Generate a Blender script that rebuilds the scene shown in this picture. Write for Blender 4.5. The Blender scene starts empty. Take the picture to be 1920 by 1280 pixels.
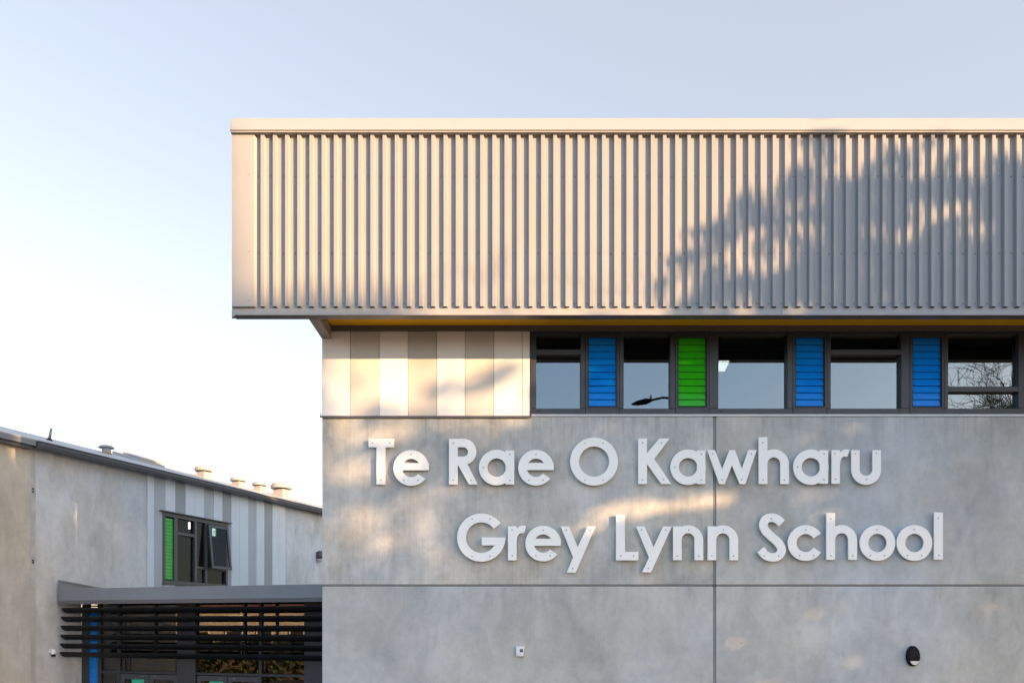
import bpy, bmesh, math, random
from mathutils import Vector, Matrix, noise
random.seed(7)
SC = bpy.context.scene
COL = SC.collection
EYE = 3.2; HZ = 1170.0; F = 1500.0; CD = 15.0
SUNV = Vector((1.36, -1.0, 0.332)).normalized()      # towards the sun

def P(px, py, Y=0.0):
    d = CD + Y
    return Vector(((px-960)/F*d, Y, EYE+(HZ-py)/F*d))
def PX(px, Y=0.0): return (px-960)/F*(CD+Y)
def PZ(py, Y=0.0): return EYE+(HZ-py)/F*(CD+Y)

# ------------------------------------------------------------------ object helpers
class MB:
    def __init__(s): s.v=[]; s.f=[]; s.m=[]
    def face(s, pts, m=0):
        b=len(s.v); s.v += [tuple(p) for p in pts]; s.f.append(tuple(range(b,b+len(pts)))); s.m.append(m)
    def hexa(s, p, m=0):     # p: bottom 4 (ccw from above) + top 4
        b=len(s.v); s.v += [tuple(q) for q in p]
        for f in ((3,2,1,0),(4,5,6,7),(0,1,5,4),(1,2,6,5),(2,3,7,6),(3,0,4,7)):
            s.f.append(tuple(b+i for i in f)); s.m.append(m)
    def box(s, x0,x1,y0,y1,z0,z1, m=0, fr=None):
        p=[(x0,y0,z0),(x1,y0,z0),(x1,y1,z0),(x0,y1,z0),(x0,y0,z1),(x1,y0,z1),(x1,y1,z1),(x0,y1,z1)]
        if fr: p=[fr(*q) for q in p]
        s.hexa(p,m)
    def prism(s, poly, fa, fb, m=0):   # poly 2d ; fa,fb map 2d->3d for both ends
        n=len(poly); b=len(s.v)
        s.v += [tuple(fa(*q)) for q in poly]+[tuple(fb(*q)) for q in poly]
        s.f.append(tuple(b+i for i in range(n))); s.m.append(m)
        s.f.append(tuple(b+n+i for i in reversed(range(n)))); s.m.append(m)
        for i in range(n):
            j=(i+1)%n; s.f.append((b+i,b+n+i,b+n+j,b+j)); s.m.append(m)
    def tube(s, pts, rads, n=8, m=0, cap=True):
        pts=[Vector(p) for p in pts]; b=len(s.v); L=len(pts)
        for i,p in enumerate(pts):
            t=(pts[min(i+1,L-1)]-pts[max(i-1,0)])
            t = t.normalized() if t.length>1e-6 else Vector((0,0,1))
            a=t.cross(Vector((0,0,1)))
            if a.length<.05: a=t.cross(Vector((1,0,0)))
            a.normalize(); c=t.cross(a)
            for k in range(n):
                th=2*math.pi*k/n; s.v.append(tuple(p+(a*math.cos(th)+c*math.sin(th))*rads[i]))
        for i in range(L-1):
            for k in range(n):
                k2=(k+1)%n; s.f.append((b+i*n+k,b+i*n+k2,b+(i+1)*n+k2,b+(i+1)*n+k)); s.m.append(m)
        if cap:
            s.f.append(tuple(b+k for k in range(n))); s.m.append(m)
            s.f.append(tuple(b+(L-1)*n+k for k in reversed(range(n)))); s.m.append(m)
    def lathe(s, prof, o=(0,0,0), n=24, m=0, fr=None):  # prof [(r,h)] about z
        b=len(s.v); o=Vector(o)
        for r,h in prof:
            for k in range(n):
                th=2*math.pi*k/n; q=o+Vector((r*math.cos(th),r*math.sin(th),h))
                s.v.append(tuple(fr(*q) if fr else q))
        for i in range(len(prof)-1):
            for k in range(n):
                k2=(k+1)%n; s.f.append((b+i*n+k,b+i*n+k2,b+(i+1)*n+k2,b+(i+1)*n+k)); s.m.append(m)
        s.f.append(tuple(b+k for k in reversed(range(n)))); s.m.append(m)
        s.f.append(tuple(b+(len(prof)-1)*n+k for k in range(n))); s.m.append(m)
    def build(s, name, mats, parent=None, smooth=False, bevel=0, fix=True, seg=1):
        me=bpy.data.meshes.new(name); me.from_pydata(s.v,[],s.f)
        if not isinstance(mats,(list,tuple)): mats=[mats]
        for m in mats: me.materials.append(m)
        for p,mi in zip(me.polygons,s.m): p.material_index=mi; p.use_smooth=smooth
        if fix:
            bm=bmesh.new(); bm.from_mesh(me); bmesh.ops.recalc_face_normals(bm,faces=bm.faces); bm.to_mesh(me); bm.free()
        o=bpy.data.objects.new(name,me); COL.objects.link(o)
        if bevel:
            b=o.modifiers.new('bevel','BEVEL'); b.width=bevel; b.segments=seg; b.limit_method='ANGLE'; b.angle_limit=math.radians(40)
        if parent: attach(o,parent)
        return o

def attach(o,parent):
    o.parent=parent; o.matrix_parent_inverse=Matrix.Translation(-WL[parent.name]) if parent.name in WL else Matrix.Identity(4)
WL={}
def thing(name,label,cat,loc,group=None):
    o=bpy.data.objects.new(name,None); COL.objects.link(o); o.location=loc; o.empty_display_size=.2
    WL[o.name]=Vector(loc); tag(o,label,cat,group); return o
def tag(o,label=None,cat=None,group=None,kind=None):
    if label: o['label']=label
    if cat: o['category']=cat
    if group: o['group']=group
    if kind: o['kind']=kind
    return o

# ------------------------------------------------------------------ materials
def mat(name): 
    m=bpy.data.materials.new(name); m.use_nodes=True; nt=m.node_tree
    return m,nt,nt.nodes['Principled BSDF']
def plain(name,col,rough=.5,metal=0,var=.06,scale=3.0,bump=0,bscale=2.0,coat=0,spec=.5):
    m,nt,b=mat(name); N=nt.nodes; L=nt.links
    g=N.new('ShaderNodeNewGeometry'); n=N.new('ShaderNodeTexNoise'); n.inputs['Scale'].default_value=scale; n.inputs['Detail'].default_value=6
    L.new(g.outputs['Position'],n.inputs['Vector'])
    r=N.new('ShaderNodeMapRange'); r.inputs['From Min'].default_value=.25; r.inputs['From Max'].default_value=.75
    r.inputs['To Min'].default_value=1-var; r.inputs['To Max'].default_value=1+var
    L.new(n.outputs['Fac'],r.inputs['Value'])
    v=N.new('ShaderNodeVectorMath'); v.operation='SCALE'; v.inputs[0].default_value=col
    L.new(r.outputs[0],v.inputs['Scale']); L.new(v.outputs[0],b.inputs['Base Color'])
    rr=N.new('ShaderNodeMapRange'); rr.inputs['To Min'].default_value=max(0,rough-.06); rr.inputs['To Max'].default_value=min(1,rough+.06)
    L.new(n.outputs['Fac'],rr.inputs['Value']); L.new(rr.outputs[0],b.inputs['Roughness'])
    b.inputs['Metallic'].default_value=metal; b.inputs['Specular IOR Level'].default_value=spec
    b.inputs['Coat Weight'].default_value=coat
    if bump:
        n2=N.new('ShaderNodeTexNoise'); n2.inputs['Scale'].default_value=bscale; n2.inputs['Detail'].default_value=2
        L.new(g.outputs['Position'],n2.inputs['Vector'])
        bp=N.new('ShaderNodeBump'); bp.inputs['Strength'].default_value=1; bp.inputs['Distance'].default_value=bump
        L.new(n2.outputs['Fac'],bp.inputs['Height']); L.new(bp.outputs[0],b.inputs['Normal'])
    return m
def concrete(name,c0,c1,streak=.5,brush=.5,warm=0.0,seed=0.0,edges=()):
    m,nt,b=mat(name); N=nt.nodes; L=nt.links
    g=N.new('ShaderNodeNewGeometry')
    def nz(sc,detail,vec=(1,1,1),rough=.55,dist=0):
        mp=N.new('ShaderNodeMapping'); mp.inputs['Scale'].default_value=vec; mp.inputs['Location'].default_value=(seed,seed*1.7,seed*.6)
        L.new(g.outputs['Position'],mp.inputs['Vector'])
        t=N.new('ShaderNodeTexNoise'); t.inputs['Scale'].default_value=sc; t.inputs['Detail'].default_value=detail
        t.inputs['Roughness'].default_value=rough; t.inputs['Distortion'].default_value=dist
        L.new(mp.outputs[0],t.inputs['Vector']); return t.outputs['Fac']
    def math_(op,a,bv,clamp=False):
        q=N.new('ShaderNodeMath'); q.operation=op; q.use_clamp=clamp
        for i,x in enumerate((a,bv)):
            if isinstance(x,(int,float)): q.inputs[i].default_value=x
            else: L.new(x,q.inputs[i])
        return q.outputs[0]
    cloud=nz(.55,8,(1,1,.8),.6,.6)
    mid=nz(2.2,7,(1,1,.55),.6,.8)
    st=nz(3.5,6,(1,1,.10),.6)
    br=nz(16,3,(1,1,.035),.5)
    br2=nz(42,2,(1,1,.03),.5)
    fine=nz(45,3)
    a=math_('MULTIPLY',math_('SUBTRACT',cloud,.5),1.7)
    a=math_('ADD',a,math_('MULTIPLY',math_('SUBTRACT',mid,.5),1.0))
    a=math_('ADD',a,math_('MULTIPLY',math_('SUBTRACT',st,.5),streak*1.1))
    a=math_('ADD',a,math_('MULTIPLY',math_('SUBTRACT',br,.5),brush*.55))
    a=math_('ADD',a,math_('MULTIPLY',math_('SUBTRACT',br2,.5),brush*.6))
    a=math_('ADD',a,math_('MULTIPLY',math_('SUBTRACT',fine,.5),.22))
    crisp=nz(7,8,(1,1,.8),.72,.4)
    a=math_('ADD',a,math_('MULTIPLY',math_('SUBTRACT',crisp,.5),.75))
    sep=N.new('ShaderNodeSeparateXYZ'); L.new(g.outputs['Position'],sep.inputs[0])
    run=nz(9,4,(1,1,.05),.6)
    for (ze,dep,amt) in edges:
        mk_=N.new('ShaderNodeMapRange'); mk_.inputs['From Min'].default_value=ze-dep; mk_.inputs['From Max'].default_value=ze; L.new(sep.outputs['Z'],mk_.inputs['Value'])
        below=math_('LESS_THAN',sep.outputs['Z'],ze)
        rr=N.new('ShaderNodeMapRange'); rr.inputs['From Min'].default_value=.47; rr.inputs['From Max'].default_value=.68; L.new(run,rr.inputs['Value'])
        a=math_('SUBTRACT',a,math_('MULTIPLY',math_('MULTIPLY',math_('POWER',mk_.outputs[0],1.6),below),math_('MULTIPLY',rr.outputs[0],amt)))
    a=math_('ADD',a,.5,True)
    mx=N.new('ShaderNodeMix'); mx.data_type='RGBA'
    L.new(a,mx.inputs[0]); mx.inputs[6].default_value=(*c0,1); mx.inputs[7].default_value=(*c1,1)
    # warm / cool drift of the cement
    drift=nz(.35,3)
    r=N.new('ShaderNodeMapRange'); r.inputs['From Min'].default_value=.38; r.inputs['From Max'].default_value=.62; L.new(drift,r.inputs['Value'])
    tint=N.new('ShaderNodeMix'); tint.data_type='RGBA'; tint.blend_type='MULTIPLY'; tint.inputs[0].default_value=1
    t2=N.new('ShaderNodeMix'); t2.data_type='RGBA'; L.new(r.outputs[0],t2.inputs[0])
    t2.inputs[6].default_value=(1.04+warm,1.0,.93-warm,1); t2.inputs[7].default_value=(.97+warm,1.0,1.04-warm,1)
    L.new(mx.outputs[2],tint.inputs[6]); L.new(t2.outputs[2],tint.inputs[7])
    # pinholes and small dark marks
    vo=N.new('ShaderNodeTexVoronoi'); vo.inputs['Scale'].default_value=1.6; L.new(g.outputs['Position'],vo.inputs['Vector'])
    vo3=N.new('ShaderNodeTexVoronoi'); vo3.inputs['Scale'].default_value=4.2; L.new(g.outputs['Position'],vo3.inputs['Vector'])
    pin=N.new('ShaderNodeMapRange'); pin.inputs['From Min'].default_value=.03; pin.inputs['From Max'].default_value=.06; pin.inputs['To Min'].default_value=.74; pin.inputs['To Max'].default_value=1
    L.new(vo3.outputs['Distance'],pin.inputs['Value'])
    hole=N.new('ShaderNodeMapRange'); hole.inputs['From Min'].default_value=.012; hole.inputs['From Max'].default_value=.03; hole.inputs['To Min'].default_value=.55; hole.inputs['To Max'].default_value=1
    L.new(vo.outputs['Distance'],hole.inputs['Value'])
    vo2=N.new('ShaderNodeTexVoronoi'); vo2.inputs['Scale'].default_value=.42; L.new(g.outputs['Position'],vo2.inputs['Vector'])
    ring=N.new('ShaderNodeMapRange'); ring.inputs['From Min'].default_value=.02; ring.inputs['From Max'].default_value=.13; ring.inputs['To Min'].default_value=.86; ring.inputs['To Max'].default_value=1
    L.new(vo2.outputs['Distance'],ring.inputs['Value'])
    sc=N.new('ShaderNodeVectorMath'); sc.operation='SCALE'; L.new(tint.outputs[2],sc.inputs[0]); L.new(math_('MULTIPLY',math_('MULTIPLY',hole.outputs[0],ring.outputs[0]),pin.outputs[0]),sc.inputs['Scale'])
    L.new(sc.outputs[0],b.inputs['Base Color'])
    b.inputs['Roughness'].default_value=.72; b.inputs['Specular IOR Level'].default_value=.3
    bp=N.new('ShaderNodeBump'); bp.inputs['Strength'].default_value=.6; bp.inputs['Distance'].default_value=.004
    h=math_('ADD',math_('MULTIPLY',br2,brush*.8),math_('ADD',math_('MULTIPLY',fine,.5),math_('MULTIPLY',mid,1.5)))
    L.new(h,bp.inputs['Height']); L.new(bp.outputs[0],b.inputs['Normal'])
    return m
def glass(name,refl=.215,tint=(.22,.25,.27),gcol=(.84,.90,.90)):
    m,nt,b=mat(name); N=nt.nodes; L=nt.links; N.remove(b)
    gl=N.new('ShaderNodeBsdfGlossy'); gl.inputs['Color'].default_value=(*gcol,1); gl.inputs['Roughness'].default_value=.0
    tr=N.new('ShaderNodeBsdfTransparent'); tr.inputs['Color'].default_value=(*tint,1)
    mx=N.new('ShaderNodeMixShader'); mx.inputs[0].default_value=refl
    L.new(tr.outputs[0],mx.inputs[1]); L.new(gl.outputs[0],mx.inputs[2]); L.new(mx.outputs[0],N['Material Output'].inputs['Surface'])
    g=N.new('ShaderNodeNewGeometry'); n=N.new('ShaderNodeTexNoise'); n.inputs['Scale'].default_value=.7
    L.new(g.outputs['Position'],n.inputs['Vector'])
    bp=N.new('ShaderNodeBump'); bp.inputs['Strength'].default_value=.5; bp.inputs['Distance'].default_value=.0005
    L.new(n.outputs['Fac'],bp.inputs['Height']); L.new(bp.outputs[0],gl.inputs['Normal'])
    return m
def emit(name,col,st):
    m,nt,b=mat(name); b.inputs['Emission Color'].default_value=(*col,1); b.inputs['Emission Strength'].default_value=st; b.inputs['Base Color'].default_value=(.8,.8,.8,1); return m

M_conc  = concrete('concrete_smooth',(.315,.322,.318),(.545,.553,.545),.22,.10,.006,3.1,edges=((7.10,.9,.40),(3.93,.8,.28)))
M_concb = concrete('concrete_brushed',(.28,.283,.272),(.60,.598,.57),.45,.5,.012,0,edges=((7.10,.9,.35),))
M_concl = concrete('concrete_annex',(.40,.41,.41),(.70,.71,.71),.4,.15,0,9)
M_concw = concrete('concrete_buff',(.36,.345,.31),(.60,.58,.53),.4,.15,.01,5)
M_sheet = plain('pearl_grey_steel',(.268,.265,.262),.38,var=.035,scale=1.5,bump=.006,bscale=.9)
M_flash = plain('folded_flashing',(.30,.297,.293),.40,var=.03,scale=1.2,bump=.004,bscale=1.3)
M_cap   = plain('cap_flashing',(.295,.295,.285),.42,var=.03,scale=1.2,bump=.003,bscale=1.1)
M_under = plain('brown_grey_steel',(.11,.10,.098),.45,var=.05)
M_dark  = plain('charcoal_aluminium',(.034,.036,.043),.42,var=.08,scale=5)
M_blade = plain('black_louvre_blade',(.010,.010,.011),.5,var=.08,spec=.2)
M_dark2 = plain('charcoal_powdercoat',(.055,.058,.064),.38,var=.08,scale=4)
M_black = plain('black_gap_and_shade',(.006,.006,.006),.8)
M_yel   = plain('yellow_soffit',(.86,.45,.004),.45,var=.05,scale=2)
M_clw   = plain('panel_cream',(.76,.745,.71),.5,var=.03,scale=1.5)
M_clg   = plain('panel_stone',(.53,.515,.475),.5,var=.04,scale=1.5)
M_clg2  = plain('panel_taupe',(.47,.455,.42),.5,var=.04,scale=1.5)
M_anl   = plain('annex_panel_light',(.66,.70,.73),.55,var=.05,scale=1.5)
M_anm   = plain('annex_panel_mid',(.43,.46,.48),.55,var=.06,scale=1.5)
M_and   = plain('annex_panel_dark',(.32,.34,.35),.55,var=.06,scale=1.5)
M_trim  = plain('pale_metal_trim',(.55,.56,.56),.4)
M_blue  = plain('blue_louvre_glass',(.001,.21,.72),.2,var=.05,scale=6,spec=.3)
M_green = plain('green_louvre_glass',(.03,.42,.010),.14,var=.05,scale=6,spec=.3)
M_greenb= plain('green_louvre_annex',(.012,.40,.02),.2,var=.05,scale=6)
M_blueb = plain('blue_louvre_entry',(.004,.20,.62),.2,var=.05,scale=6)
M_lscrew= plain('letter_screw',(.40,.39,.37),.45)
M_letter= plain('white_enamel_letter',(.86,.845,.80),.36,var=.02,scale=2,bump=.0015,bscale=1.5)
M_screw = plain('steel_screw_head',(.20,.19,.175),.4,metal=.5)
M_glass = glass('tinted_glazing')
M_glassd= glass('entry_glazing',.075,(.45,.42,.38),(1,1,1))
M_glassa= glass('annex_glazing',.022,(.60,.60,.62),(.8,.9,1))
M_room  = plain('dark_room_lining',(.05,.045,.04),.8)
M_wood  = plain('honey_plywood',(.34,.20,.08),.55,var=.2,scale=7)
M_lamp  = emit('warm_light_panel',(1,.86,.66),6.0)
M_plast = plain('white_plastic',(.72,.72,.72),.4)
M_lens  = plain('opal_lens',(.62,.62,.55),.25)
M_gloss = plain('black_plastic',(.008,.008,.010),.55,spec=.15)
M_galv  = plain('galvanised_vent',(.34,.32,.30),.45,var=.1,scale=8)
M_roof  = plain('annex_roofing',(.42,.40,.38),.5,var=.05,scale=2)
M_gut   = plain('slate_gutter',(.085,.09,.10),.35,var=.08)
M_cano  = plain('canopy_steel',(.20,.205,.215),.45,var=.06,scale=2)
M_bark  = plain('bark',(.11,.085,.065),.9,var=.3,scale=9,bump=.01,bscale=20)
M_leaf  = plain('leaves',(.07,.10,.035),.6,var=.35,scale=1.2)
M_palm  = plain('palm_blade',(.05,.08,.025),.5,var=.25,scale=2)

# ------------------------------------------------------------------ setting
g=MB()
n=24; E=600
for i in range(n):
    for j in range(n):
        a,b,c,d=[-E+2*E*k/n for k in (i,i+1)]+[-E+2*E*k/n for k in (j,j+1)]
        g.face([(a,c,0),(b,c,0),(b,d,0),(a,d,0)])
m,nt,b=mat('ground_mix'); N=nt.nodes; L=nt.links
ge=N.new('ShaderNodeNewGeometry'); nn=N.new('ShaderNodeTexNoise'); nn.inputs['Scale'].default_value=.15; nn.inputs['Detail'].default_value=8
L.new(ge.outputs['Position'],nn.inputs['Vector']); cr=N.new('ShaderNodeValToRGB')
cr.color_ramp.elements[0].color=(.045,.055,.03,1); cr.color_ramp.elements[1].color=(.07,.07,.065,1)
cr.color_ramp.elements[0].position=.4; cr.color_ramp.elements[1].position=.6
L.new(nn.outputs['Fac'],cr.inputs[0]); L.new(cr.outputs[0],b.inputs['Base Color']); b.inputs['Roughness'].default_value=.9
tag(g.build('ground',m,fix=False),kind='structure')
g=MB(); g.box(-40,60,-9,-.05,.0,.12); fp=g.build('pavement',plain('paving_concrete',(.085,.085,.085),.8,var=.12,scale=2),bevel=.01); tag(fp,kind='structure')
g=MB(); g.box(-60,90,-18.6,-9.4,-.02,.004); tag(g.build('road',plain('asphalt',(.055,.055,.058),.85,var=.25,scale=20)),kind='structure')

# ------------------------------------------------------------------ main building
XR=14.5                      # right-hand end, beyond the frame
XL=-3.56
BF=-1.17                     # face of the corrugated box
bld=thing('school_building','large grey concrete school block with overhanging ribbed metal upper storey and blue and green louvres','building',(5,3,0))
# precast panels
xj0,xj1=PX(1337.5),PX(1342.5)
zj0,zj1=PZ(1099.3),PZ(1095.3)
ztop=PZ(780.5)
def panel(x0,x1,z0,z1,m):
    g=MB(); g.box(x0,x1,0,.18,z0,z1); return g.build('wall_panel',m,bld,bevel=.012,seg=2)
panel(XL,xj0,zj1,ztop,M_concb); panel(xj1,XR,zj1,ztop,M_conc)
panel(XL,xj0,0,zj0,M_conc); panel(xj1,XR,0,zj0,M_conc)
g=MB(); g.box(xj0-.006,xj1+.006,.022,.17,0.02,ztop-.02); g.box(XL+.03,XR-.05,.022,.17,zj0-.006,zj1+.006)
g.build('joint_sealant',plain('grey_sealant',(.20,.20,.20),.7),bld)
g=MB(); g.box(PX(1339.3),PX(1340.4),.008,.03,0.05,ztop-.01); g.build('joint_bead',plain('pale_sealant',(.36,.34,.32),.6),bld)
# side, rear, inner walls
g=MB()
for xa in (XL,XR-.18): g.prism([(.301,0),(9,0),(9,8.73),(.9,11.44),(.301,11.44)],lambda y,z,xa=xa:(xa,y,z),lambda y,z,xa=xa:(xa+.18,y,z))
g.box(XL+.181,XR-.181,8.8,9,0,8.72)
g.build('side_wall',M_conc,bld)
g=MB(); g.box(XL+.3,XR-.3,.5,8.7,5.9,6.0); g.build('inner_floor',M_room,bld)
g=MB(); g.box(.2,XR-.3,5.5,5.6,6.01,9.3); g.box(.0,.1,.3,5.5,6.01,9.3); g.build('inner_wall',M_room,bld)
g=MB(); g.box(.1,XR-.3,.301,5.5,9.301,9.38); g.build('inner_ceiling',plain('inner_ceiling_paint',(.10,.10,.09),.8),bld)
# flat cladding strips
edges=[603.5,657,711,765,819,872,926,979,993.5]
mm=[M_clw,M_clg,M_clw,M_clg2,M_clw,M_clg,M_clw,M_clw]
zc0,zc1=PZ(779.3,-.035),PZ(612,-.035)
for i in range(8):
    g=MB(); x0,x1=PX(edges[i],-.035),PX(edges[i+1],-.035)
    g.box(x0+.004,x1-.004,-.035-(.004 if mm[i] is M_clw else 0),.02,zc0+.002,zc1)
    g.build('cladding_strip',mm[i],bld,bevel=.003)
g=MB(); g.box(XL+.02,PX(994),-.012,.30,zc0+.01,zc1+.1); g.build('cladding_backing',M_under,bld)
g=MB(); g.box(XL-.03,PX(996,-.045),-.047,.01,zc0-.020,zc0-.001); g.box(XL-.03,PX(996,-.045),-.047,-.042,zc0-.035,zc0-.0201); g.build('drip_flashing',M_under,bld)
# dark trim below soffit
zs=PZ(612.5)      # soffit height at wall
g=MB(); g.box(XL+.19,XR,-.075,.05,PZ(620,-.07),zs-.002); g.build('head_trim',M_under,bld)
# soffit
g=MB(); g.box(-3.37,XR,-.42,-.02,zs,zs+.03); sof=g.build('soffit',M_yel,bld)
g=MB(); g.box(-3.37,XR,-.98,-.421,zs,zs+.03); g.build('soffit_shade_strip',M_black,bld)  # outer soffit painted black as shade, so the panes mirror it dark
# end board under the box
zl=PZ(591,BF)
g=MB(); g.box(-3.56,-3.38,-.975,-.041,zl,zs+.35); g.build('end_board',plain('brown_flashing',(.26,.225,.20),.4),bld,bevel=.006)
# bottom lip / tray of the box
xb0=PX(430.5,BF)
g=MB(); g.box(xb0+.05,XR,BF+.002,-.98,zl-.001,zl+.34); g.build('box_underside',M_under,bld,bevel=.008)
# bottom flashing
def bx(px): return PX(px,BF)
def bz(py): return PZ(py,BF)
jx=[xb0+.045,bx(1465),XR]
for a,b_ in zip(jx,jx[1:]):
    g=MB(); g.box(a+.001,b_-.001,BF-.010,BF+.001,bz(591),bz(577.2)); g.build('bottom_flashing',M_flash,bld,bevel=.003)
# corner flashing with splayed edge
fr=BF-.060
za,zb=bz(577.0),bz(247)
poly=[(bx(432.3),BF+.10),(bx(437),fr),(bx(478.5),fr),(bx(480.5)+.01,BF-.001),(bx(480.5)+.01,BF+.10)]
g=MB(); g.prism(poly,lambda x,y:(x,y,za),lambda x,y:(x,y,zb)); g.build('corner_flashing',M_flash,bld)
poly=[(xb0,BF+.10),(bx(436.5),BF-.0105),(bx(436.5)+.03,BF-.0105),(bx(436.5)+.03,BF+.10)]
g=MB(); g.prism(poly,lambda x,y:(x,y,bz(593)),lambda x,y:(x,y,za-.002)); g.build('corner_foot',M_flash,bld)
g=MB(); g.box(bx(432.8),bx(434),BF+.101,-.98,bz(592)+.02,zb); g.build('box_end_panel',M_under,bld)
g=MB(); g.box(bx(434.2),XR,-.99,-.98,zl+.341,zb); g.build('box_back_panel',M_under,bld)
# corrugated sheet
pitch=.2099; xl0=bx(489.4)-.004; D=.062; wb=.0915; sl=.0165
g=MB(); x=bx(479); zt=bz(246)
k=0
def quad(x0,y0,x1,y1,m=0):
    g.face([(x0,y0,za),(x1,y1,za),(x1,y1,zt),(x0,y0,zt)],m)
xr=xl0
prev=x
while xr<XR-.2:
    quad(prev,BF,xr,BF); quad(xr,BF,xr+sl,BF-D)
    mid=(xr+xr+wb)/2
    quad(xr+sl,BF-D,xr+wb-sl,BF-D)
    quad(xr+wb-sl,BF-D,xr+wb,BF)
    g.face([(xr+.001,BF-.0005,za+.006),(xr+sl,BF-D+.004,za+.006),(xr+wb-sl,BF-D+.004,za+.006),(xr+wb-.001,BF-.0005,za+.006)],1)  # black face painted as the shade inside the open rib end
    # faint stiffening swage in the pan
    for py in (331+random.uniform(-.8,.8),475+random.uniform(-.8,.8),568.8+random.uniform(-.5,.5)):
        zc=bz(py); xs=xr-.036+random.uniform(-.003,.003); r=.0105
        b0=len(g.v)
        for (rr,yy) in ((r,BF-.001),(r,BF-.007),(.004,BF-.012)):
            for q in range(6): g.v.append((xs+rr*math.cos(q*math.pi/3),yy,zc+rr*math.sin(q*math.pi/3)))
        for a in range(2):
            for q in range(6): g.f.append((b0+a*6+q,b0+a*6+(q+1)%6,b0+(a+1)*6+(q+1)%6,b0+(a+1)*6+q)); g.m.append(2)
        g.f.append(tuple(b0+12+q for q in range(6))); g.m.append(2)
    prev=xr+wb; xr+=pitch
quad(prev,BF,XR,BF)
g.build('ribbed_cladding',[M_sheet,M_black,M_screw],bld,fix=True)
for py in (331,475,566):
    g=MB(); zc=bz(py); xs=bx(469); g.box(xs-.009,xs+.009,fr-.005,fr+.001,zc-.009,zc+.009)
    g.build('flashing_screw',M_screw,bld,bevel=.002)
# cap: lower strip + leaning cap
yc=BF-.112
cx0=PX(431.8,yc)
jx=[cx0,PX(1331,yc),XR+.05]
for a,b_ in zip(jx,jx[1:]):
    g=MB(); g.box(a+.0008,b_-.0008,yc,-.98,PZ(248,yc),PZ(244.2,yc)); g.build('cap_strip',M_cap,bld,bevel=.002)
g=MB(); y1=yc-.02
z0,z1=PZ(243.6,y1),PZ(221.5,yc+.07)
g.prism([(y1,z0),(yc+.07,z1),(-.9,z1+.02),(-.9,z0+.001)],lambda y,z:(cx0-.004,y,z),lambda y,z:(XR+.05,y,z))
g.build('cap_flashing',M_cap,bld,bevel=.004)
for px in (433,520,1311,1334,1510,1675,1811): 
    g=MB(); q=P(px,246,yc); g.lathe([(.006,0),(.006,.004),(.002,.006)],n=8,fr=lambda x,y,z,q=q:(q.x+x,q.y-z,q.z+y))
    g.build('cap_rivet',M_screw,bld)
g=MB(); g.prism([(-.89,11.45),(.9,11.45),(9.1,8.72),(9.1,8.82),(.9,11.56),(-.89,11.56)],lambda y,z:(-3.5,y,z),lambda y,z:(XR,y,z)); g.build('roof',M_roof,bld)
g=MB(); g.box(-3.36,XR,-.975,.3,zs+.031,11.44); g.build('overhang_core',M_under,bld)
# little cable stub at corner of cladding
g=MB(); a=P(601.5,781,-.06)
g.tube([a+Vector((.0,0,.08)),a+Vector((.0,0,.03)),a+Vector((.02,0,-.005)),a+Vector((.06,.02,-.03))],[.006,.008,.012,.01],8); g.build('flashing_clip',M_under,bld,smooth=True)

# windows in the band
WT,WB=PZ(622),PZ(776.2)
YF=-.015; YG=.085
def wframe(parent,rects,name='frame',m=None,yf=YF,yb=.12):
    g=MB()
    for (a,b_,t,bt) in rects: g.box(PX(a,yf),PX(b_,yf),yf,yb,PZ(bt,yf),PZ(t,yf))
    return g.build(name,m or M_dark,parent,bevel=.004)
def part_empty(name,parent,loc):
    o=bpy.data.objects.new(name,None); COL.objects.link(o); o.location=(0,0,0); attach(o,parent)
    o.empty_display_size=.1; WL[o.name]=Vector((0,0,0)); return o
def window(a,b_,fl,fr_,transom=None,label=None):
    # fl, fr_: px of the outer frame edges; a,b_: glass edges
    f=MB(); t0,t1=623.0,776.2
    def bar(x0,x1,y0,y1,yf=YF,yb=.13): f.box(PX(x0,yf),PX(x1,yf),yf,yb,PZ(y1,yf),PZ(y0,yf))
    bar(fl,a,t0,765.4); bar(b_,fr_,t0,765.4); bar(fl,fr_,765.6,t1,YF-.004); bar(a+.05,b_-.05,t0,626.5)
    if transom: bar(a+.05,b_-.05,transom[0],transom[1],YF+.003)
    w=f.build('window',M_dark,bld,bevel=.005)
    g=MB(); g.box(PX(a-1,YG),PX(b_+1,YG),YG,YG+.008,PZ(766,YG),PZ(624,YG))
    p=g.build('pane',M_glass,w)
    return w
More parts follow.
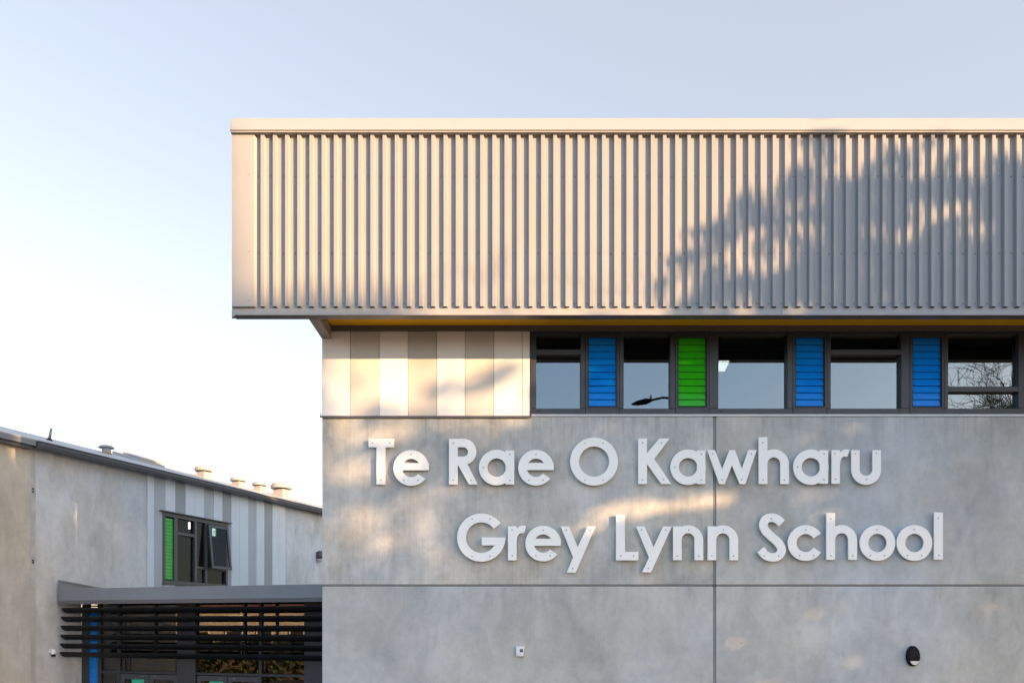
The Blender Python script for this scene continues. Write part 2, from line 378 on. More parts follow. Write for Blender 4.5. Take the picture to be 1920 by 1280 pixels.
def louvre(a,b_,fl,fr_,m,lab):
    f=MB(); t0,t1=623.0,765.4
    def bar(x0,x1,y0,y1,yf,yb=.12,mm=0): f.box(PX(x0,yf),PX(x1,yf),yf,yb,PZ(y1,yf),PZ(y0,yf),mm)
    y=YF-.012
    bar(fl,fl+3.6,t0,t1,y); bar(fr_-3.6,fr_,t0,t1,y); bar(fl+3.65,fr_-3.65,762.5,t1,y); bar(fl+3.65,fr_-3.65,t0,631.5,y)
    # side channels
    bar(fl+3.7,a,632,762,YF+.03); bar(b_,fr_-3.7,632,762,YF+.03)
    bar(fl,fr_,765.5,776.2,YF-.004,.13)
    w=f.build('louvre_window',M_dark,bld,bevel=.003)
    w['label']=lab
    g=MB(); y0=633.4; pit=12.78; k=0
    zz=PZ(633.4,.01); zb_=PZ(761.5,.01); nb=10; h=(zz-zb_)/nb
    for k in range(nb):
        zt_=zz-k*h; zb2=zt_-h
        # each blade: top tucked back, bottom edge forward
        p=[(0.034,zt_+.004),(0.0401,zt_+.004),(0.0115,zb2+.006),(0.0055,zb2+.006)]
        g.prism(p,lambda yy,z:(PX(a+.3,.01),yy,z),lambda yy,z:(PX(b_-.3,.01),yy,z))
    g.build('louvre_blades',m,w)
    g=MB(); g.box(PX(a+.3,.06),PX(b_-.3,.06),.06,.07,zb_,zz); g.build('louvre_backing',M_black,w)
    return w
window(1005.5,1088.7,995.5,1097.4,(655,664.8))
louvre(1104,1154.3,1097.8,1160.8,M_blue,'blue louvre blades next to the cream cladding')
window(1169.5,1257,1161.2,1266.4)
louvre(1272.3,1322.4,1266.8,1329.2,M_green,'green louvre blades')
window(1347,1476.5,1329.6,1486.8)
louvre(1492.3,1543.6,1487.2,1550.4,M_blue,'blue louvre blades right of the widest pane')
window(1558,1690,1550.8,1706.2,(654.8,664.8))
louvre(1711.8,1763,1706.8,1770,M_blue,'blue louvre blades nearest the right edge')
window(1778,1910,1770.4,1928,(724.3,734.2))
window(1936,2060,1928.4,2070)
window(2080,2200,2070.4,2215)
g=MB(); g.box(PX(996),XR,-.02,.12,ztop+.001,PZ(776.6)); g.build('sill_flashing',M_trim,bld)
for px in (1010,1322,1351,1687,1714): 
    g=MB(); q=P(px,770,YF-.005); g.box(q.x-.03,q.x+.03,q.y-.002,q.y+.01,q.z-.006,q.z+.005)
    g.build('drain_slot',M_black,bld)
g=MB(); g.box(PX(994.2,-.04),PX(996.2,-.04),-.045,.02,zc0-.001,zc1); g.build('cladding_edge_trim',M_dark,bld)
# ceiling light seen through the wide pane : plane z ceiling inside
zci=8.60
def on_ceiling(px,py,z):
    d=(z-EYE)*F/(HZ-py); return Vector(((px-960)/F*d,d-CD,z))
cl=thing('ceiling_light','small lit square ceiling panel seen through the widest window pane','lamp',(4.35,1.5,8.3))
zq=EYE+ (HZ-677)/F*(CD+1.6)
g=MB(); c0=P(1347,677,1.6); 
yb_= zq and ((zq-EYE)*F/(HZ-696)-CD)
g.face([(PX(1347.5,1.6),1.6,zq),(PX(1368,1.6),1.6,zq),(PX(1359,yb_),yb_,zq-.0),(PX(1347.5,yb_),yb_,zq-.0)]); 
o=g.build('light_panel',M_lamp,cl,fix=False)
g=MB(); g.box(PX(1347,1.6)-.02,PX(1368,1.6)+.02,1.58,yb_+.02,zq+.01,zq+.05); g.build('lamp_housing',M_plast,cl)
for xx in (PX(1350,1.6),PX(1364,1.6)):
    g=MB(); g.tube([(xx,1.7,zq+.05),(xx,1.7,9.3)],[.006,.006],6); g.build('hanger',M_dark,cl)

# ------------------------------------------------------------------ letters
YL=-.092; TH=.032
def circ(cx,cy,r,a0=0,a1=360,n=64):
    return [(cx+r*math.cos(math.radians(a0+(a1-a0)*i/n)),cy-r*math.sin(math.radians(a0+(a1-a0)*i/n))) for i in range(n+(0 if a1-a0==360 else 1))]
def ringpolys(cx,cy,ro,ri):      # a ring as ring mesh marker
    return ('ring',cx,cy,ro,ri)
def arcpoly(cx,cy,ro,ri,a0,a1,da=0,n=56):
    return ('poly',circ(cx,cy,ro,a0,a1,n)+circ(cx,cy,ri,a1+da,a0-da,n))
def rect(x0,x1,y0,y1): return ('poly',[(x0,y0),(x1,y0),(x1,y1),(x0,y1)])
def poly(*p): return ('poly',list(p))
def stroke(pts,w,n=8):
    P_=[Vector((a,b_,0)) for a,b_ in pts]; out=[]
    for i in range(len(P_)-1):
        p0=P_[i-1] if i else P_[0]*2-P_[1]; p1=P_[i]; p2=P_[i+1]; p3=P_[i+2] if i+2<len(P_) else P_[i+1]*2-P_[i]
        for k in range(n):
            t=k/n; out.append(.5*((2*p1)+(p2-p0)*t+(2*p0-5*p1+4*p2-p3)*t*t+(-p0+3*p1-3*p2+p3)*t**3))
    out.append(P_[-1]); A=[];B=[]
    for i,p in enumerate(out):
        t=(out[min(i+1,len(out)-1)]-out[max(i-1,0)]).normalized(); nrm=Vector((-t.y,t.x,0))
        A.append(tuple((p+nrm*w)[:2])); B.append(tuple((p-nrm*w)[:2]))
    return ('poly',A+B[::-1])
def T1(s,ox,oy,sh):          # scale shapes from zoom coordinates to photo pixels
    if sh[0]=='ring': return ('ring',ox+sh[1]/s,oy+sh[2]/s,sh[3]/s,sh[4]/s)
    return ('poly',[(ox+x/s,oy+y/s) for x,y in sh[1]])
def lw(x,y,yy): return (PX(x,yy),yy,PZ(y,YL)) if False else (PX(x,YL),yy,PZ(y,YL))
def shape_mesh(sh,eps):
    g=MB(); y0=YL; y1=YL+TH
    if sh[0]=='ring':
        _,cx,cy,ro,ri=sh; n=72; O=circ(cx,cy,ro,0,360,n); I=circ(cx,cy,ri,0,360,n); b=0
        for (pts,yy) in ((O,y0),(I,y0),(O,y1),(I,y1)): g.v+= [lw(x,y,yy) for x,y in pts]
        for i in range(n):
            j=(i+1)%n
            for f in ((i,j,n+j,n+i),(2*n+i,3*n+i,3*n+j,2*n+j),(i,2*n+i,2*n+j,j),(n+i,n+j,3*n+j,3*n+i)): g.f.append(f); g.m.append(0)
    else:
        g.prism(sh[1],lambda x,y:lw(x,y,y0),lambda x,y:lw(x,y,y1))
    o=g.build('tmp_shape',M_letter); return o
def letter(shapes,screws,label,s,ox,oy):
    objs=[shape_mesh(T1(s,ox,oy,sh),i) for i,sh in enumerate(shapes)]
    base=objs[0]
    for q in objs[1:]:
        md=base.modifiers.new('u','BOOLEAN'); md.operation='UNION'; md.solver='EXACT'; md.object=q
    dg=bpy.context.evaluated_depsgraph_get(); dg.update()
    me=bpy.data.meshes.new_from_object(base.evaluated_get(dg)) if len(objs)>1 else base.data
    if len(objs)>1:
        bm=bmesh.new(); bm.from_mesh(me); bmesh.ops.remove_doubles(bm,verts=bm.verts,dist=.0004)
        bmesh.ops.dissolve_limit(bm,angle_limit=math.radians(.4),verts=bm.verts,edges=bm.edges); bm.to_mesh(me); bm.free()
    xs=[v.co.x for v in me.vertices]; zs_=[v.co.z for v in me.vertices]
    loc=Vector(((min(xs)+max(xs))/2,YL+TH,min(zs_)))
    t=thing('sign_letter',label,'letter',loc,'white letters of the school name')
    o=bpy.data.objects.new('letter_face',me); COL.objects.link(o); attach(o,t)
    if not me.materials: me.materials.append(M_letter)
    bv=o.modifiers.new('bevel','BEVEL'); bv.width=.004; bv.segments=1; bv.limit_method='ANGLE'; bv.angle_limit=math.radians(50)
    for (x,y) in screws:
        px,py=ox+x/s,oy+y/s
        q=Vector(lw(px,py,YL)); g=MB()
        g.lathe([(.0145,0),(.0145,.003),(.008,.0065)],n=12,fr=lambda x,y,z,q=q:(q.x+x,q.y-z,q.z+y))
        g.build('screw',M_lscrew,t)
        g=MB(); g.tube([(q.x,YL+TH,q.z),(q.x,.005,q.z)],[.012,.012],8); g.build('standoff',M_screw,t)
    for q in objs:
        d=q.data; bpy.data.objects.remove(q)
    return t
def e_(cx,cy,R=133.5,r=68.5,bt=-36,bb=17,lab='',s=4,o=(0,0),term=-37):
    sc=R/133.5
    a0=-math.degrees(math.asin(bb*sc/R))
    sh=[('poly',circ(cx,cy,R,a0,360+term,60)+circ(cx,cy,r,360+term-3,-math.degrees(math.asin(bb*sc/r)),60)),
        rect(cx-(R+r)/2,cx+R*.992,cy+bt*sc,cy+bb*sc)]
    sc_=[(cx,cy-101*sc),(cx-54*sc,cy+92*sc),(cx+53*sc,cy+92*sc)]
    return letter(sh,sc_,lab,s,*o)
def a_(cx,cy,sx0,sx1,sy0,sy1,lab,s=4,o=(0,0),R=133,r=69):
    sh=[('ring',cx,cy,R,r),rect(sx0,sx1,sy0,sy1)]
    return letter(sh,[((sx0+sx1)/2,sy0+27),(cx-R+33,cy),((sx0+sx1)/2,sy1-31)],lab,s,*o)
def arch(cx,cy,ro,ri,legx,yb):     # half ring + right leg
    return [('poly',circ(cx,cy,ro,0,180,40)+circ(cx,cy,ri,180,0,40)),rect(cx+ri,cx+ro,cy-.01,yb)]
def n_(sx0,sx1,top,bot,ri_r,ro_r,atop,itop,lab,s,o,screws):
    # sx: stem, ri_r: inner right x, ro_r: outer right x, atop/itop: arch outer / inner top
    cx=(sx1+ri_r)/2; ri=(ri_r-sx1)/2; ro=ro_r-cx; cyo=atop+ro; cyi=itop+ri
    A=circ(cx,cyo,ro,0,118,40); A=[p for p in A if p[0]>sx1-2]
    B=circ(cx,cyi,ri,180,0,40)
    pts=[(ro_r,bot)]+A+[(sx1-8,A[-1][1]+1),(sx1-8,cyi)]+B+[(ri_r,bot)]
    return letter([rect(sx0,sx1,top,bot),('poly',pts)],screws,lab,s,*o)
Z1=(660,780); Z2=(1000,780); Z3=(1380,780)
L1="in the upper line of the sign"; L2="in the lower line of the sign"
letter([rect(123,315,168,233),rect(182,250,200,511)],[(154,200),(283,200),(216,479)],'white capital T that starts the upper line of the sign',4,*Z1)
e_(443,387,lab='white lowercase e directly right of the capital T',s=4,o=Z1)
letter([rect(727,793,168,511),
        ('poly',[(760,168),(835,168)]+circ(835,266,98,90,-90,40)+[(835,364),(760,364),(760,301),(833,301)]+circ(835,266.5,34.5,-90,90,30)+[(833,232),(760,232)]),
        poly((780,340),(858,340),(943,511),(877,511),(795,366))],
       [(760,202),(758,479),(893,479)],'white capital R with a straight slanted leg '+L1,4,*Z1)
a_(1085,384,1152,1217,257,511,'white lowercase a directly right of the capital R',4,Z1)
e_(1380,385.5,lab='white lowercase e just before the large round O',s=4,o=Z1)
letter([('ring',455.5,339,180,112.5)],[(387,201),(522,200),(389,478),(522,478)],'white capital O standing alone as a full ring, the largest round letter',4,*Z2)
letter([rect(786,853,166,508),poly((840,290),(945,166),(1023,166),(908,320),(1035,508),(960,508),(840,340))],
       [(820,199),(960,199),(820,476),(976,475)],'white capital K with two slanted arms '+L1,4,*Z2)
a_(1161,381.5,1227,1291,255,508,'white lowercase a directly right of the capital K',4,Z2)
letter([poly((1168,345),(1285,345),(1393,630),(1503,345),(1585,345),(1688,625),(1785,345),(1912,345),(1740,857),(1655,857),(1540,575),(1430,857),(1350,857))],
       [(1247,402),(1392,789),(1688,789),(1830,402)],'white lowercase w crossing the joint between the concrete panels',8,1180,800)
n_(170,236,157,508,333,397,247,308,'white lowercase h with a tall stem right of the w',4,Z3,[(201,199),(203,476),(363,477)])
a_(562,381,628,692,254,506,'white lowercase a between the h and the r '+L1,4,Z3)
letter([rect(717,780,253,506),('poly',[(768,300),(775,278),(790,260),(808,250),(828,247),(853,250),(835,306),(818,302),(803,306),(792,318),(785,335),(781,360),(780,400),(770,400)])],
       [(742,280),(747,472)],'white lowercase r with a short arm before the final u',4,*Z3)
letter([('poly',[(865,253),(928,253)]+[(x,y) for x,y in circ(976,397,48,180,360,30)]+[(1024,253),(1088,253)]+circ(976.5,402,111.5,360,180,40))],
       [(895,280),(1053,278),(979,474)],'white lowercase u that ends the upper line',4,*Z3)
# lower line
letter([('poly',circ(969,909,181,36,360.5,70)+[(972,907),(972,968),(1074,968)]+circ(969,909,114,327,35,60)),],
       [(901,769),(1035,769),(901,1048),(1035,1048)],'white capital G that starts the lower line of the sign',4,*Z1)
letter([rect(1169,1234,823,1080),('poly',[(1222,870),(1232,845),(1248,828),(1268,820),(1285,818),(1307,821),(1290,878),(1272,875),(1256,880),(1245,892),(1238,910),(1235,935),(1234,975),(1224,975)])],
       [(1200,851),(1202,1046)],'white lowercase r with a short arm right of the capital G',4,*Z1)
e_(1433.5,953.5,lab='white lowercase e just left of a y '+L2,s=4,o=Z1)
s_=1920/290
letter([poly((1397,305),(1505,305),(1610,562),(1728,305),(1836,305),(1583,880),(1472,880),(1553,690))],
       [(1467,352),(1765,352),(1548,828)],'white lowercase y left of the capital L',s_,840,940)
letter([poly((620,737),(687,737),(687,1015),(788,1015),(788,1080),(620,1080))],[(654,769),(656,1046),(752,1046)],'white capital L '+L2,4,*Z2)
s_=1920/260
letter([poly((388,342),(505,342),(632,626),(762,342),(885,342),(597,978),(472,978),(567,772))],[(465,389),(800,389),(557,920)],'white lowercase y directly right of the capital L',s_,1140,940)
n_(901,1020,340,810,1198,1320,327,437,'white lowercase n directly right of a y',s_,(1140,940),[(1119,390),(959,750),(1258,750)])
n_(1380,1499,340,810,1683,1803,327,437,'white lowercase n lying over the joint between the concrete panels',s_,(1140,940),[(1598,390),(1437,750),(1740,750)])
ZS=(1400,940)
letter([stroke([(317,195),(275,157),(222,143),(171,161),(151,211),(172,262),(222,312),(283,367),(316,430),(292,482),(235,501),(170,481),(128,430)],39)],
       [(222,155),(161,488),(289,488)],'white capital S made of two open curves '+L2,4.8,*ZS)
letter([('poly',circ(531,371.5,161,31.5,328.5,64)+circ(531,371.5,81,329.5,30.5,64))],[(533,253),(475,484),(602,484)],'white lowercase c right of the capital S',4.8,*ZS)
n_(717,797,100,523,915,995,210,283,'white lowercase h with a tall stem '+L2,4.8,ZS,[(756,153),(758,487),(954,485)])
letter([('ring',1178,371,161,82)],[(1174,250),(1113,484),(1241,484)],'white lowercase o directly right of the lower h',4.8,*ZS)
letter([('ring',1511,371,161,82)],[(1507,249),(1447,483),(1575,483)],'white lowercase o directly left of the last letter',4.8,*ZS)
letter([rect(1687,1768,96,520)],[(1724,147),(1730,481)],'white lowercase l, a plain upright bar ending the lower line',4.8,*ZS)

# ------------------------------------------------------------------ small wall fittings
q=P(975.5,1220,0)
t=thing('alarm_sounder','small white plastic box with a dark square window low on the concrete wall','sensor',(q.x,0,q.z-.09))
g=MB(); g.prism([(-.075,-.085),(.055,-.085),(.078,.085),(-.078,.09)],lambda x,z:(q.x+x,-.062,q.z+z),lambda x,z:(q.x+x*1.02,-.001,q.z+z)); g.build('housing',M_plast,t,bevel=.008,seg=2)
g=MB(); g.box(q.x-.01,q.x+.052,-.066,-.0625,q.z-.016,q.z+.042); g.build('sensor_window',plain('smoked_window',(.09,.10,.14),.2),t,bevel=.003)
g=MB(); g.box(q.x-.07,q.x+.045,-.05,-.002,q.z-.105,q.z-.087); g.build('base_rim',plain('cream_plastic',(.5,.48,.42),.5),t,bevel=.004)
q=P(1710,1229,0)
t=thing('bulkhead_light','black oval wall light with a pale lens at its lower end','lamp',(q.x,0,q.z-.19))
g=MB()
def ov(k,y): return [(q.x+.123*k*math.cos(a),y,q.z+.192*k*math.sin(a)) for a in [2*math.pi*i/40 for i in range(40)]]
ly=[ov(1,-.001),ov(1,-.05),ov(.93,-.08),ov(.78,-.098)]
for i in range(3):
    for k in range(40): j=(k+1)%40; g.face([ly[i][k],ly[i][j],ly[i+1][j],ly[i+1][k]])
g.face(ly[3]); bm_=g.build('housing',M_gloss,t,smooth=False)
g=MB(); pts=[(x,z) for x,z in [(.100*math.cos(a),.165*math.sin(a)) for a in [math.radians(213+i*(114/24)) for i in range(25)]]]
g.prism([(x,min(z,-.05)) for x,z in pts],lambda x,z:(q.x+x,-.108,q.z+z),lambda x,z:(q.x+x,-.06,q.z+z)); g.build('lens',M_lens,t,bevel=.006,seg=2)
g=MB(); g.prism([(x*1.02,z) for x,z in [(-.098,-.050),(-.06,-.043),(0,-.040),(.06,-.043),(.098,-.050),(.1,-.036),(0,-.026),(-.1,-.036)]],lambda x,z:(q.x+x,-.125,q.z+z),lambda x,z:(q.x+x,-.07,q.z+z)); g.build('eyelid',M_gloss,t,bevel=.003)

# ------------------------------------------------------------------ annex (left building)
AX,AD=-11.6,19.1; U=Vector((.322,1,0)); NO=Vector((.952,-.306,0))
def tt(px):
    k=(px-960)/F; return (k*AD-AX)/(U.x-k)
def AW(t,o,z): 
    p=Vector((AX,AD-CD,0))+U*t+NO*o; return (p.x,p.y,z)
def az(px,py,o=0):
    d=AD+tt(px); return EYE+(HZ-py)/F*d
def eave(t): return 7.56+.0105*t
anx=thing('annex_building','lower grey building with striped cladding, sloping eaves line and a green louvred window','building',AW(6,-3,0))
def apanel(t0,t1,o1,m,name='wall_panel',z0=0,dz=-.06,bev=.008,o0=-.2):
    p=[AW(t0,o1,z0),AW(t1,o1,z0),AW(t1,o0,z0),AW(t0,o0,z0),AW(t0,o1,eave(t0)+dz),AW(t1,o1,eave(t1)+dz),AW(t1,o0,eave(t1)+dz),AW(t0,o0,eave(t0)+dz)]
    g=MB(); g.hexa(p); return g.build(name,m,anx,bevel=bev)
apanel(-1.6,tt(55),.05,M_concw); 
apanel(tt(55)+.004,tt(65.5),.03,plain('pale_edge_concrete',(.44,.44,.42),.7,var=.15,scale=5))
g=MB()
for py in (916,921.5,1050,1054): 
    z=az(60,py); g.box(tt(58.5),tt(61.5),.025,.04,z-.02,z+.02,fr=AW)
g.build('bolt_hole',M_dark,anx)
tw0,tw1=tt(303.4),tt(424.5); wz0,wz1=4.40,6.49
apanel(tt(66)+.01,tt(152.8),0,M_concl,bev=0); apanel(tt(152.8)+.0002,tt(275),0,M_concl,z0=3.73,bev=0)
ed=[275,287,308,327,346,364,381,399,415.6,432,447.5,464,479,494,509,523,533.5]
cm=[M_anl,M_anm,M_anl,M_and,M_anl,M_anl,M_anm,M_anl,M_and,M_anl,M_anl,M_anm,M_anl,M_and,M_anl,M_anl]
for i in range(16):
    a,b_=tt(ed[i])+.004,tt(ed[i+1])-.004; o=.035 if cm[i] is M_anl else .028
    spans=[(a,b_)]
    mbs=[MB(),MB()]
    def col(t0,t1,full):
        g=mbs[0]
        if t1-t0<.002: return
        if full: p=[(0,None)]; g.hexa([AW(t0,o,3.73),AW(t1,o,3.73),AW(t1,0,3.73),AW(t0,0,3.73),AW(t0,o,eave(t0)-.06),AW(t1,o,eave(t1)-.06),AW(t1,0,eave(t1)-.06),AW(t0,0,eave(t0)-.06)])
        else:
            g=mbs[1]; g.box(t0,t1,0,o,3.73,wz0-.003,fr=lambda t,oo,z:AW(t,oo,z))
            g=mbs[0]; g.hexa([AW(t0,o,wz1+.003),AW(t1,o,wz1+.003),AW(t1,0,wz1+.003),AW(t0,0,wz1+.003),AW(t0,o,eave(t0)-.06),AW(t1,o,eave(t1)-.06),AW(t1,0,eave(t1)-.06),AW(t0,0,eave(t0)-.06)])
    cuts=sorted(set([a,b_]+[c for c in (tw0,tw1) if a<c<b_]))
    for c0,c1 in zip(cuts,cuts[1:]): col(c0,c1,not(c0>=tw0-1e-6 and c1<=tw1+1e-6))
    for g in mbs:
        if g.v: g.build('cladding_strip',cm[i],anx)
# backing wall around the window opening
g=MB(); ta,tb=tt(275),tt(533.5)
def blk(t0,t1,z0,z1): g.box(t0,t1,-.2,-.005,z0,z1,fr=AW)
blk(ta,tw0,3.73,7.5); blk(tw1,tb,3.73,7.5); blk(tw0+.001,tw1-.001,3.73,wz0-.001); blk(tw0+.001,tw1-.001,wz1+.001,7.5); g.build('backing_wall',M_under,anx)
apanel(tt(534)+.01,19,0,M_concl,z0=3.73)
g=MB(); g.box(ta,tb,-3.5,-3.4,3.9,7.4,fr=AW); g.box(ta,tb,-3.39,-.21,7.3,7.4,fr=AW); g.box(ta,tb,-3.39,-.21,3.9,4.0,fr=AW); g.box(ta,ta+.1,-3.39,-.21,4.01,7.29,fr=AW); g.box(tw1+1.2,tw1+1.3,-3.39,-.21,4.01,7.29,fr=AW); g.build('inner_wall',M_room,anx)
# eave: gutter, fascia, roof
tg=tt(49)
def sweep(t0,t1,prof,m,name,bev=0):
    g=MB(); g.prism(prof,lambda o,z:AW(t0,o,eave(t0)+z),lambda o,z:AW(t1,o,eave(t1)+z)); return g.build(name,m,anx,bevel=bev)
sweep(tg,19,[(.16,-.14),(.26,-.165),(.36,-.15),(.385,-.08),(.385,-.055),(.365,-.05),(.365,-.03),(.395,-.025),(.395,.0),(.37,.0),(.37,-.12),(.16,-.12)],M_gut,'gutter',.004)
sweep(tg,19,[(-.1,-.12),(.155,-.12),(.155,-.01),(-.1,-.01)],M_gut,'fascia')
sweep(-1.6,tg-.01,[(.0,-.13),(.33,-.13),(.33,.0),(.0,.0)],M_cano,'barge_board',.005)
sweep(-1.6,tg-.02,[(.0,-.19),(.26,-.19),(.26,-.1301),(.0,-.1301)],M_gut,'barge_trim')
pr=.34; RW=2.4
g=MB(); g.hexa([AW(-1.6,.31,eave(-1.6)+.002),AW(19,.31,eave(19)+.002),AW(19,-RW,eave(19)+pr*RW),AW(-1.6,-RW,eave(-1.6)+pr*RW)]+[AW(-1.6,.31,eave(-1.6)+.03),AW(19,.31,eave(19)+.03),AW(19,-RW,eave(19)+pr*RW+.03),AW(-1.6,-RW,eave(-1.6)+pr*RW+.03)])
g.build('roof',M_roof,anx)
sweep(-1.6,19,[(-RW-.001,pr*RW-.6),(-RW-.001,pr*RW+.03),(-2*RW,.03),(-2*RW,-.6)],M_roof,'rear_roof')
# roof vents
def roof_at(px,o):
    k=(px-960)/F; base=Vector((AX,AD-CD,0))+NO*o
    t=(k*(base.y+CD)-base.x)/(U.x-k); z=eave(t)+pr*(-o)+.03
    return t,Vector(AW(t,o,z))
def vent(px,pytop,o,w,kind,basef=.55):
    t,p=roof_at(px,o); d=p.y+CD
    ztop_=EYE+(HZ-pytop)/F*d; W=w/F*d
    h=max(.12,ztop_-p.z)
    e=part_empty('roof_vent',anx,p)
    if kind=='round':
        g=MB(); g.lathe([(W*.30,-.1),(W*.30,h*.72)],o=p,n=20); g.build('vent_pipe',M_galv,e,smooth=False)
        g=MB(); g.lathe([(W*.34,-.05),(W*.34,h*.18),(W*.31,h*.22)],o=p,n=20); g.build('flashing_boot',plain('copper_boot',(.35,.2,.1),.6),e)
        g=MB(); g.lathe([(W*.46,h*.68),(W*.53,h*.70),(W*.53,h*.75),(W*.40,h*.93),(W*.2,h)],o=p,n=24); g.build('vent_cap',M_galv,e)
    else:
        g=MB()
        b_=W*.29
        g.box(-b_,b_,-b_,b_,-.15,h*.56,fr=lambda x,y,z:tuple(p+U.normalized()*x+NO*y+Vector((0,0,z)))); g.build('vent_base',M_galv,e,bevel=.006)
        g=MB(); g.lathe([(W*.24,h*.52),(W*.22,h*.72)],o=p,n=16); g.build('vent_throat',M_under,e)
        g=MB(); g.lathe([(W*.40,h*.66),(W*.50,h*.62),(W*.53,h*.66),(W*.52,h*.82),(W*.46,h*.94),(W*.32,h)],o=p,n=24); g.build('vent_cap',M_galv,e)
vent(199.5,834.5,-1.6,27,'round')
vent(381.5,874.5,-1.2,31,'sq'); vent(446.5,895,-1.2,28,'sq'); vent(486.5,903.5,-1.6,26,'sq'); vent(527.5,905.5,-1.0,38,'sq')
t_,p=roof_at(92,-1.0)
e=part_empty('flue_pipe',anx,p)
g=MB(); g.tube([p,p+Vector((.03,0,.22)),p+Vector((.06,0,.36))],[.045,.035,.03],10); g.build('pipe',plain('flue_steel',(.25,.23,.22),.3,metal=.6),e,smooth=True)
g=MB(); g.lathe([(.12,-.03),(.10,.03),(.05,.10)],o=p,n=14); g.build('boot',M_black,e)
t0,_=roof_at(249,-1.7); t1,_=roof_at(305,-1.7)
g=MB()
def hp(a,b_,o0,o1,h0,h1): g.hexa([AW(a,o0,eave(a)-pr*o0+h0),AW(b_,o0,eave(b_)-pr*o0+h0),AW(b_,o1,eave(b_)-pr*o1+h0),AW(a,o1,eave(a)-pr*o1+h0),AW(a,o0,eave(a)-pr*o0+h1),AW(b_,o0,eave(b_)-pr*o0+h1),AW(b_,o1,eave(b_)-pr*o1+h1),AW(a,o1,eave(a)-pr*o1+h1)])
hp(t0,t1,-1.6,-2.5,.02,.12); hp(t0+.3,t1,-1.7,-2.4,.121,.20)
g.build('roof_hatch',M_galv,anx,bevel=.01)
t_,p=roof_at(575,-1.0); g=MB(); g.lathe([(.12,-.05),(.1,.03),(.03,.06),(.012,.3)],o=p,n=10); g.build('roof_spigot',M_galv,anx)
# annex window (head wz1, sill wz0)
w=MB()
def wb_(t0,t1,z0,z1,o0=-.08,o1=.06): w.box(t0,t1,o0,o1,z0,z1,fr=AW)
tv=[tw0,tt(317),tt(327.5),tt(361.5),tt(366.5),tt(383),tt(388),tt(419),tw1]
# local px helper for vertical positions at a given px
wb_(tw0,tw1,wz0,wz0+.10); wb_(tw0,tw1,wz1-.12,wz1-.001)
wb_(tw0,tt(307.4),wz0+.101,wz1-.121); wb_(tw1-.09,tw1,wz0+.101,wz1-.121)
tl0,tl1=tt(307.4),tt(323.7)
wb_(tl1,tl1+.14,wz0+.101,wz1-.121)
tm=tt(364.5); wb_(tm-.05,tm+.05,wz0+.101,wz1-.121)
tn=tt(385); wb_(tn-.045,tn+.045,wz0+.101,wz1-.121,-.08,.045)
zt1=az(345,1001.5); wb_(tl1+.141,tm-.051,zt1-.045,zt1+.045,-.08,.055)
zt2=az(385,1064.5); wb_(tm+.051,tw1-.091,zt2-.05,zt2+.03,-.08,.04)
win=w.build('window',M_dark2,anx,bevel=.006)
w=MB(); w.box(tw0-.12,tw1+.12,.0,.14,wz1+.001,wz1+.03,fr=AW); w.build('head_flashing',M_dark2,win)
w=MB(); w.box(tw0-.03,tw1+.02,.0,.10,wz0-.03,wz0-.001,fr=AW); w.build('sill',M_dark2,win)
g=MB(); nb=18; zz0,zz1=wz0+.13,wz1-.16; h=(zz1-zz0)/nb
for k in range(nb):
    z=zz0+k*h; g.prism([(.012,z+h-.002),(.004,z+h-.002),(.014,z+.005),(.022,z+.005)],lambda o,zz:AW(tl0+.005,o,zz),lambda o,zz:AW(tl1-.005,o,zz))
g.build('louvre_blades',M_greenb,win)
g=MB(); g.box(tl0,tl1,-.06,-.05,zz0-.03,zz1+.03,fr=AW); g.build('louvre_backing',M_black,win)
for (a,b_,z0,z1) in ((tl1+.1,tm-.03,wz0+.08,wz1-.1),(tm+.03,tn-.03,zt2,wz1-.1),(tm+.03,tn-.03,wz0+.08,zt2-.02),(tn+.03,tw1-.06,wz0+.08,zt2-.02)):
    g=MB(); g.box(a,b_,-.03,-.022,z0,z1,fr=AW); g.build('pane',M_glassa,win)
# open awning sash: hinged at head
sa,sb=tn+.02,tw1-.03; zh=wz1-.14; zl_=zt2-.02; H_=zh-zl_; ang=math.radians(6)
def SW(t,o,zz):
    h=zh-zz; return AW(t,.055+math.sin(ang)*h+o*math.cos(ang),zh-math.cos(ang)*h+o*math.sin(ang))
g=MB()
for (a,b_,z0,z1) in ((sa,sb,zl_,zl_+.09),(sa,sb,zh-.09,zh),(sa,sa+.09,zl_+.0901,zh-.0901),(sb-.09,sb,zl_+.0901,zh-.0901)): g.box(a,b_,.0,.05,z0,z1,fr=SW)
g.build('awning_sash',M_dark2,win,bevel=.005)
g=MB(); g.box(sa+.08,sb-.08,.02,.027,zl_+.08,zh-.08,fr=SW); g.build('awning_pane',M_glassa,win)
# things inside the annex room
def inside(px,py,o):
    k=(px-960)/F; base=Vector((AX,AD-CD,0))+NO*o
    t=(k*(base.y+CD)-base.x)/(U.x-k); d=base.y+t+CD; return t,EYE+(HZ-py)/F*d
ta_,_=inside(407.5,1000,-1.5); tb_,_=inside(414.5,1000,-1.5)
g=MB(); g.box(ta_,tb_,-1.6,-1.5,4.01,7.29,fr=AW); g.build('timber_column',M_wood,anx)
ta_,_=inside(373,1000,-2.6); tb_,_=inside(377.5,1000,-2.6)
g=MB(); g.box(ta_,tb_,-2.8,-2.6,4.1,az(373,1035)-.0,fr=AW); g.build('timber_post',M_wood,anx)
t0,z0=inside(394,1003,-1.3); t1,z1=inside(406,992,-1.3)
xs=thing('exit_sign','small green exit sign with a white running figure inside the open window','sign',AW(t0,-1.3,z0))
zlo,zhi=z0-.02,z1+.04; tl,th=t0,t1
